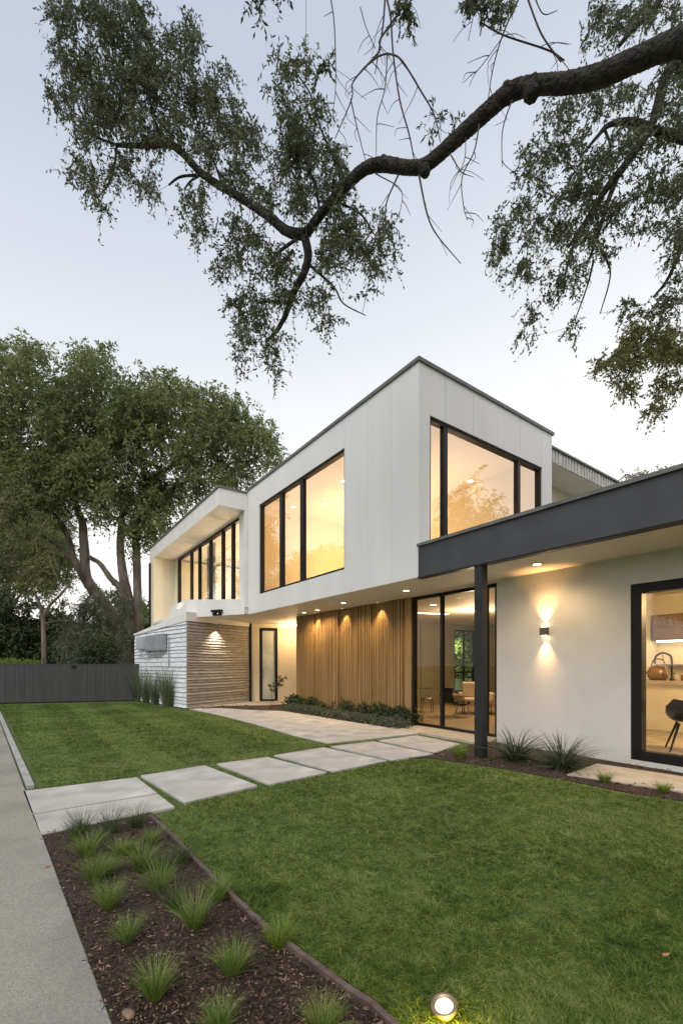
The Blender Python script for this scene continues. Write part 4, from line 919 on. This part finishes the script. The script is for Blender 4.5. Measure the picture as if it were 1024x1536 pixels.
big_blobs = [(20,560,48,45),(35,530,40,22),(70,615,60,55),(135,560,38,32),(140,535,35,20),(170,600,55,48),(120,660,70,55),(232,592,45,40),(190,660,60,48),(270,588,32,24),(305,612,38,30),(280,660,58,46),(342,612,38,30),(350,658,48,42),(388,655,32,32),(405,690,18,22),(60,695,70,45),(10,680,40,80),(140,715,60,26),(225,715,50,40),(300,715,48,36),(355,708,30,26),
 (228,770,28,32),(250,745,36,26),(10,760,45,35),(85,745,30,16),(150,745,30,14),(205,810,12,16),(175,775,16,12),(60,735,40,22),(110,715,50,26),(60,760,30,16),(170,735,30,24),(205,780,24,26),(230,800,14,20),(140,770,14,12),(30,730,40,40),(-40,640,60,90),(-60,740,60,50),(210,620,50,40),(90,600,40,35)]
RS = .72
bt1 = bgtree('broadleaf_tree', 'huge spreading dark green tree with several leaning trunks rising behind the left fence', at(195, 1038, 24), big_limbs, big_blobs, dT, 3.4, 26, L_BIG, BARK2, leafL=.21, leafW=.085, twn=6, Lt=1.0, nl=13, seed=3, tip=.012, rmax=.10, droop=.5)
dM = lambda u, v: 20.5
bgtree('slender_tree', 'smaller pale-trunked tree with loose light green crown at the left picture edge', at(66, 1040, 20.5), [[(66,1044,5),(66,990,4.6),(65,940,4.2),(62,915,3.6),(56,898,2.6),(48,885,2)],[(65,925,3.5),(75,908,3),(90,893,2.4),(104,876,1.8),(112,862,1.2)],[(63,912,2),(45,912,1.5),(25,916,1)],[(67,935,1.6),(85,932,1.2),(100,930,.9)]],
  [(10,740,45,40),(50,790,30,25),(15,820,45,34),(55,838,45,34),(70,870,32,22),(25,870,40,24),(30,790,35,20),(95,905,16,10),(60,890,30,12),(-30,840,40,40)], dM, 2.0, 26, L_MID, BARK2, leafL=.14, leafW=.06, Lt=.5, nl=7, step=.5, seed=4, tip=.012)
dD = lambda u, v: 27
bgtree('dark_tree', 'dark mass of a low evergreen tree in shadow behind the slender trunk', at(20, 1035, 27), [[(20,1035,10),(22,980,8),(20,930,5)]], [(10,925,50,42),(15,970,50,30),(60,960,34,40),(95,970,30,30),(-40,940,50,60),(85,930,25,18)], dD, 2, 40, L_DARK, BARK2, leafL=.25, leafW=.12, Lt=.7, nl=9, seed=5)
bgtree('feathery_tree', 'pale feathery grey-green tree between the dark bush and the leaning trunks', at(125, 1030, 22.5), [[(125,1030,4),(122,970,3),(128,920,2)]], [(115,945,28,30),(140,915,22,24),(105,975,24,18),(155,930,12,20),(150,890,10,12),(125,905,14,16)], lambda u, v: 22.5, 1.2, 70, L_PALE, BARK2, leafL=.16, leafW=.04, Lt=.5, nl=9, seed=6, droop=.8, step=.5)
bgtree('round_bush', 'round dark green bush just above the middle of the left fence', at(147, 1045, 19.2), [[(147,1044,3),(147,1000,2.5),(147,980,2)]], [(147,975,26,26),(125,988,18,12),(168,985,16,16)], lambda u, v: 19.3, .8, 110, L_DARK, BARK2, leafL=.10, leafW=.05, Lt=.28, nl=9, seed=7, cat='bush', step=.3, tip=.01)
bgtree('clipped_hedge', 'bright lime green hedge top peeping over the fence at far left', at(15, 1045, 18.4), [[(15,1044,3),(15,1005,2)]], [(-10,996,25,6),(20,995,22,6),(48,996,14,5)], lambda u, v: 18.3, .5, 500, L_LIME, BARK2, leafL=.07, leafW=.03, Lt=.16, nl=8, seed=8, cat='hedge', step=.3, tip=.008)
bgtree('hanging_vine', 'pale grey-green vine trailing down the leaning trunk', at(186, 1040, 23.0), [[(187,1040,1.5),(186,960,1.3),(184,900,1)]], [(187,905,6,20),(186,940,7,22),(183,975,6,16),(172,890,6,14)], lambda u, v: 22.9, .3, 230, L_PALE, BARK2, leafL=.12, leafW=.03, Lt=.4, nl=8, seed=9, cat='vine', droop=1.2, step=.4, tip=.01)
RS = 1.0
bgtree('garden_tree', 'treetop with fine leaves showing above the porch roof on the right', at(985, 1035, 19), [[(1000,1035,8),(1000,850,6),(990,760,3)]], [(960,718,34,10),(985,712,30,10),(1010,705,12,6),(1000,745,60,30),(1060,740,60,40),(930,725,10,6)], lambda u, v: 19, 1.5, 22, L_MID, BARK2, leafL=.12, leafW=.05, Lt=.4, nl=7, seed=10, step=.5)
# neighbours' trees out of the frame, seen as reflections in the upper windows
for i, (p, s, a) in enumerate(((Vector((-34, 22, 0)), .8, 70), (Vector((-30, 38, 0)), .9, 160), (Vector((24, 9.5, 0)), .6, 30), (Vector((24, 3, 0)), .5, 100), (Vector((-24, -4, 0)), .6, 200))):
    c = copy_tree(bt1); off = Vector(bt1.location); c.location = p; c.rotation_euler.z = R(a); c.scale = (s, s, s)
    c['label'] = ['broad green tree of the neighbour, far left outside the fence', 'second broad tree further back on the left', 'broad tree beyond the right wing of the house', 'broad tree beside the right wing near the street', 'broad tree across the driveway'][i]
# distant wood closing the horizon
g = np.random.default_rng(40)
n = 170000; X = (g.random(n)*2-1)*75; top = 5.0+1.8*np.sin(X*.21)+1.3*np.sin(X*.53+1)+.8*np.sin(X*1.3); Yv = 50+g.normal(size=n)*2
Pz = np.stack([X, Yv+.004*X*X*-1, g.random(n)**.7*top], 1); V, F = cards(Pz, g.normal(size=(n, 3)), .5*(.6+g.random(n)), .26*(.6+g.random(n)), g)
tag(npmesh('distant_woods', V, F, L_BIG), 'far line of dark green woods closing the horizon behind the fence', 'woods', kind='stuff')

# ================================================================== PLANTS NEAR THE HOUSE AND IN THE BEDS
def make_tuft(seed, n, hgt, spread, wid, bend, m_, r0=.05, name='grass_tuft', seg=4, parent=None, dead=0):
    gg = np.random.default_rng(seed); a = gg.random(n)*6.283; rr = r0*np.sqrt(gg.random(n)); p = np.stack([rr*np.cos(a), rr*np.sin(a), np.full(n, -.005)], 1)
    d = np.stack([np.cos(a)*spread*gg.random(n)*1.4, np.sin(a)*spread*gg.random(n)*1.4, np.ones(n)], 1)+gg.normal(size=(n, 3))*.10
    V, F = blades(p, d, hgt*(.45+.6*gg.random(n)), wid*(.7+.6*gg.random(n)), bend*(.4+gg.random(n)), gg, seg)
    return trimesh_fix(name, V, F, m_, parent)
kinds = {'g': [make_tuft(s, 460, .31, .44, .0033, .36, TUFTM) for s in (1, 2)], 'd': [make_tuft(s, 260, .38, .42, .0036, .30, TUFTD) for s in (3, 4)], 'y': [make_tuft(5, 260, .25, .45, .006, .30, TUFTY)]}
used = set()
tufts = [(150,1268,'d',.6,'low dark tuft tucked behind the two tufts at the sidewalk side of the bed tip'),(200,1280,'g',.6,'small bright tuft between the green tufts near the bed tip'),(112,1262,'d',.7,'dark wispy tuft closest to the sidewalk corner of the end paver'),(250,1310,'d',.65,'dim thin tuft next to the edging, left of its second bend'),(160,1312,'g',.7,'small tuft wedged between the large upright one and the bed centre'),(122,1252,'d',.85,'dark wispy grass tuft beside the end paver, nearest the sidewalk'),(165,1250,'d',.75,'dark wispy tuft in front of the end paver, second from the sidewalk'),(206,1242,'d',.85,'dark wispy grass tuft at the bed tip where the edging starts'),
 (180,1284,'g',.8,'green grass tuft just in front of the three dark tufts'),(130,1284,'g',.95,'grass tuft close behind the big one on the sidewalk side'),(142,1322,'g',1.1,'large upright grass tuft on the sidewalk side of the bed'),(213,1304,'g',.9,'grass tuft in the middle of the bed at two thirds of its depth'),
 (240,1336,'g',1.0,'full grass tuft centred in the bed, left of the rusty edging'),(163,1362,'g',.95,'grass tuft left of centre, in front of the large upright one'),(272,1295,'d',.7,'dark thin tuft touching the edging at its upper bend'),(192,1412,'g',.75,'small grass tuft alone on bare mulch left of centre'),
 (292,1392,'g',.98,'widest grass tuft in the centre of the bed'),(328,1350,'g',.7,'small green tuft leaning on the edging beside the widest tuft'),(418,1420,'y',.95,'bright lime grass clump growing tight against the edging'),(348,1462,'g',.72,'grass tuft right of centre in the foreground'),(233,1497,'g',.74,'grass tuft in the left foreground beside the small rock'),
 (330,1545,'g',.75,'grass tuft cut by the bottom of the picture, middle of the bed'),(484,1552,'g',.75,'grass tuft cut by the bottom of the picture, at the edging'),(228,1266,'g',.7,'small tuft between the dark tip tuft and the edging'),(262,1362,'d',.75,'thin dark tuft just behind the widest tuft')]
for i, (u, v, k, s, lb) in enumerate(tufts):
    srcs = kinds[k]; src = srcs[i % len(srcs)]
    if src.name in used: o = src.copy(); COL.objects.link(o)
    else: o = src; used.add(src.name)
    p = G(u, v, .02); o.location = p; o.rotation_euler = (0, 0, rnd.uniform(0, 6.28)); s *= (1.12 if k == 'd' else .86)*rnd.uniform(.82, 1.15); o.scale = (s*rnd.uniform(.8, 1.05), s*rnd.uniform(.8, 1.05), s*rnd.uniform(.95, 1.15)); o.rotation_euler.x = rnd.uniform(-.1, .1); o.rotation_euler.y = rnd.uniform(-.1, .1); tag(o, lb, 'grass tuft', 'grass tufts in the mulch bed')
y2 = kinds['y'][0]
for u, v, s, lb in ((690,1137,1.25,'lime yellow grass tuft at the foot of the dark post, left side'),(907,1174,.85,'small lime spiky tuft beside the stone apron'),(995,1189,.75,'smallest spiky tuft near the right picture edge')):
    o = y2.copy(); COL.objects.link(o); o.location = G(u, v, .015); o.rotation_euler.z = rnd.uniform(0, 6); o.scale = (s, s, s); tag(o, lb, 'grass tuft', 'small tufts along the house')
# strap-leaved lilies against the porch wall
for (u, v, s, sd_, lb) in ((772,1140,.95,11,'dark strap-leaved clump beside the post, left of the pair'),(842,1153,1.0,12,'wide arching strap-leaved clump, right of the pair at the porch wall')):
    o = make_tuft(sd_, 170, .74, .85, .021, .40, AGAVE, .10, 'strap_leaf_plant', 5); q = make_tuft(sd_+5, 120, .42, 1.6, .010, .9, TUFTD, .10, 'dry_leaves', 4, o)
    o.location = G(u, v, .02); o.scale = (s, s, s); tag(o, lb, 'plant', 'strap-leaved plants by the porch wall')
# tall grasses against the left siding
for i, (u, w_, lb) in enumerate(((211,.20,'narrow tall reed clump at the far end of the siding'),(224,.22,'second tall reed clump from the fence'),(238,.25,'third tall reed clump from the fence, under the utility boxes'),(259,.36,'widest tall reed clump nearest the house corner'))):
    o = make_tuft(30+i, 300 if i < 3 else 520, 1.8, .10+w_*.22, .013, .16, TUFTG, w_*.42, 'reed_clump', 4); b = onface(u, 1050); o.location = b+nl*(.06+w_*.35); o.location.z = 0; tag(o, lb, 'ornamental grass', 'tall reeds against the siding')
# low hedge in front of the slats
hb = [G(u, v) for u, v in ((436,1063),(462,1066),(490,1070),(518,1075),(545,1080),(568,1085),(588,1089))]
hl_ = ['low leafy shrub at the left end of the row under the slats','second low shrub from the left in the row under the slats','third low shrub from the left in the slat wall row','middle low shrub of the row under the slats','fifth low shrub from the left, under the slat wall','second low shrub from the glass doors','low shrub at the right end of the row, next to the glass doors']
for i, b in enumerate(hb):
    gg = np.random.default_rng(50+i); b = b+BX*.28; hh = .42*b.y/FPX/.0175 if False else (.50 if i < 4 else .52)
    o = empty('low_shrub', b); tag(o, hl_[i], 'shrub', 'low shrubs along the slat wall')
    n = 330; q = gg.normal(size=(n, 3)); q = nrm(q)*(gg.random((n, 1))**.4); T = q*np.array([[.52, .34, .20]])*(1+.15*gg.normal(size=(n, 1)))+np.array([[0, 0, .20+.05*rnd.random()]]); T[:, 2] = np.maximum(T[:, 2], .04)
    twm, lf = foliage(T, gg, 3, .13, 7, .062, .03, .1, .003); npmesh('foliage', lf[0], lf[1], L_SHRUB, o); o.rotation_euler.z = R(120)
    st = MB()
    for k in range(14): t = T[k*9]; st.tube([(t[0]*.15, t[1]*.15, 0), (t[0]*.6, t[1]*.6, t[2]*.6), tuple(t)], [.008, .006, .003], 5)
    st.build('stem', TWIG, o)
gg = np.random.default_rng(60); n = 1500; A_ = np.array([tuple(G(425, 1066)), tuple(G(455, 1070)), tuple(G(510, 1080)), tuple(G(560, 1089)), tuple(G(600, 1096))]); t = gg.random(n)*3.999; i0 = t.astype(int); f = (t-i0)[:, None]
T = A_[i0]*(1-f)+A_[i0+1]*f+gg.normal(size=(n, 3))*np.array([[.10, .10, 0]])+np.array([tuple(BX*.14)]); T[:, 2] = .03+gg.random(n)*.17
twm, lf = foliage(T, gg, 2, .07, 6, .035, .018, .1, .002); tag(npmesh('ground_cover', lf[0], lf[1], L_VAR), 'pale variegated ground cover edging in front of the low shrubs', 'ground cover', kind='stuff')
# sapling branch beside the entry door
b = at(409, 1052, 17.0); b.z = 0; o = empty('sapling', b); tag(o, 'thin leafy sapling leaning beside the entry door', 'plant')
m = MB(); tips_ = []
m.tube([(0, 0, 0), (-.05, 0, .5), (.05, 0, .85)], [.012, .01, .008], 6)
for e_ in ((.52, .1, .98), (.30, 0, .95), (.20, -.1, .70), (.35, .1, .78), (-.12, 0, .72), (-.05, .1, .50)): m.tube([(0, 0, .62), ((e_[0])*.5, e_[1]*.5, (e_[2]+.66)/2), e_], [.007, .005, .003], 5); tips_ += [e_, (e_[0]*.7, e_[1]*.7, .62+(e_[2]-.62)*.7)]
m.build('stem', TWIG, o); twm, lf = foliage(np.array(tips_), np.random.default_rng(70), 3, .10, 5, .09, .045, .2, .003); npmesh('foliage', lf[0], lf[1], L_DARK, o)
# plant outside the living room window
b = H(9.1, 7.15, 0); o = empty('garden_shrub', b); tag(o, 'leafy green shrub filling the garden window seen through the glass doors', 'shrub'); gg = np.random.default_rng(80)
T = gg.normal(size=(420, 3))*np.array([[.62, .28, .5]])+np.array([[0, 0, 2.0]]); twm, lf = foliage(T, gg, 3, .2, 7, .09, .05, .2, .004); npmesh('foliage', lf[0], lf[1], leafmat('leaf_window', [(.08, .13, .04), (.16, .24, .08), (.28, .36, .14)], .4), o)
m = MB(); [m.tube([(0, 0, 0), (x*.5, 0, .9), (x, 0, 1.8)], [.03, .02, .01], 6) for x in (-.5, 0, .5)]; m.build('stem', TWIG, o); lamp('shrub_fill', 'SPOT', H(8.5, 6.55, 2.6), 260, target=H(9.1, 7.2, 2.0), ang=110, color=(1, .95, .6))  # added spot without a fixture, brightens the shrub behind the window
# rock, fallen leaves, path light
def rock(name, loc, s, label, seed):
    gg = np.random.default_rng(seed); import bmesh
    bm = bmesh.new(); bmesh.ops.create_icosphere(bm, subdivisions=3, radius=1)
    ph = gg.random(6)*6
    for v_ in bm.verts: c = v_.co; k = 1+.18*math.sin(c.x*2.6+ph[0])*math.cos(c.y*2.2+ph[1])+.10*math.sin(c.z*5+ph[2]+c.x*4); v_.co = Vector((c.x*k*s[0], c.y*k*s[1], c.z*k*s[2]))
    me = bpy.data.meshes.new(name); bm.to_mesh(me); bm.free(); o = link(name, me, ROCK, None, True); o.location = loc; tag(o, label, 'rock'); return o
rock('small_rock', G(194, 1522, .03), (.030, .024, .018), 'small reddish brown rock on the mulch in the left foreground', 1)
LEAFD = mat('dead_leaf', (.32, .15, .07), (.45, .24, .12), 20, .8)
for (u, v, s, lb, r_) in ((993,1434,.05,'orange brown fallen leaf lying on the right lawn',.3),(66,1302,.05,'brown fallen leaf on the sidewalk edge by the mulch',1.1)):
    p = G(u, v, .05 if u > 500 else .036); m = MB(); pts = [(0, 0, 0), (.3, .22, .05), (.65, .18, .02), (1, 0, .08), (.65, -.2, .06), (.3, -.2, 0)]
    o = m.add([(x*s, y*s, z*s) for x, y, z in pts]+[(.5*s, 0, -.02*s)], [(i, (i+1) % 6, 6) for i in range(6)]).build('fallen_leaf', LEAFD); md = o.modifiers.new('s', 'SOLIDIFY'); md.thickness = .001
    o.location = p; o.rotation_euler.z = r_; tag(o, lb, 'leaf')
p = G(666, 1508, .07); o = empty('garden_spotlight', Vector((p.x, p.y, .0))); tag(o, 'round bronze garden spotlight glowing in the lawn at the bottom of the picture', 'spotlight')
Mh = Matrix.Translation((0, 0, .062)) @ Matrix.Rotation(R(-12), 4, 'Y') @ Matrix.Rotation(R(10), 4, 'X') @ Matrix.Scale(.86, 4)
lathe('housing', [(.040, -.035), (.048, -.03), (.057, -.008), (.066, .004), (.066, .014), (.058, .018), (.043, .010), (.042, .004)], BRONZE, o, 32, Mh)
lathe('lens', [(.001, .0062), (.030, .0062), (.041, .006), (.041, .004), (.001, .004)], glow('spot_lens', (1, .86, .58), 5), o, 32, Mh)
MB().tube([(0, 0, -.05), (0, 0, .03)], .012, 8).build('stake', BRONZE, o)
lamp('lamp', 'POINT', (.0, -.11, .045), 7, o, size=.02, color=(1, .70, .10))
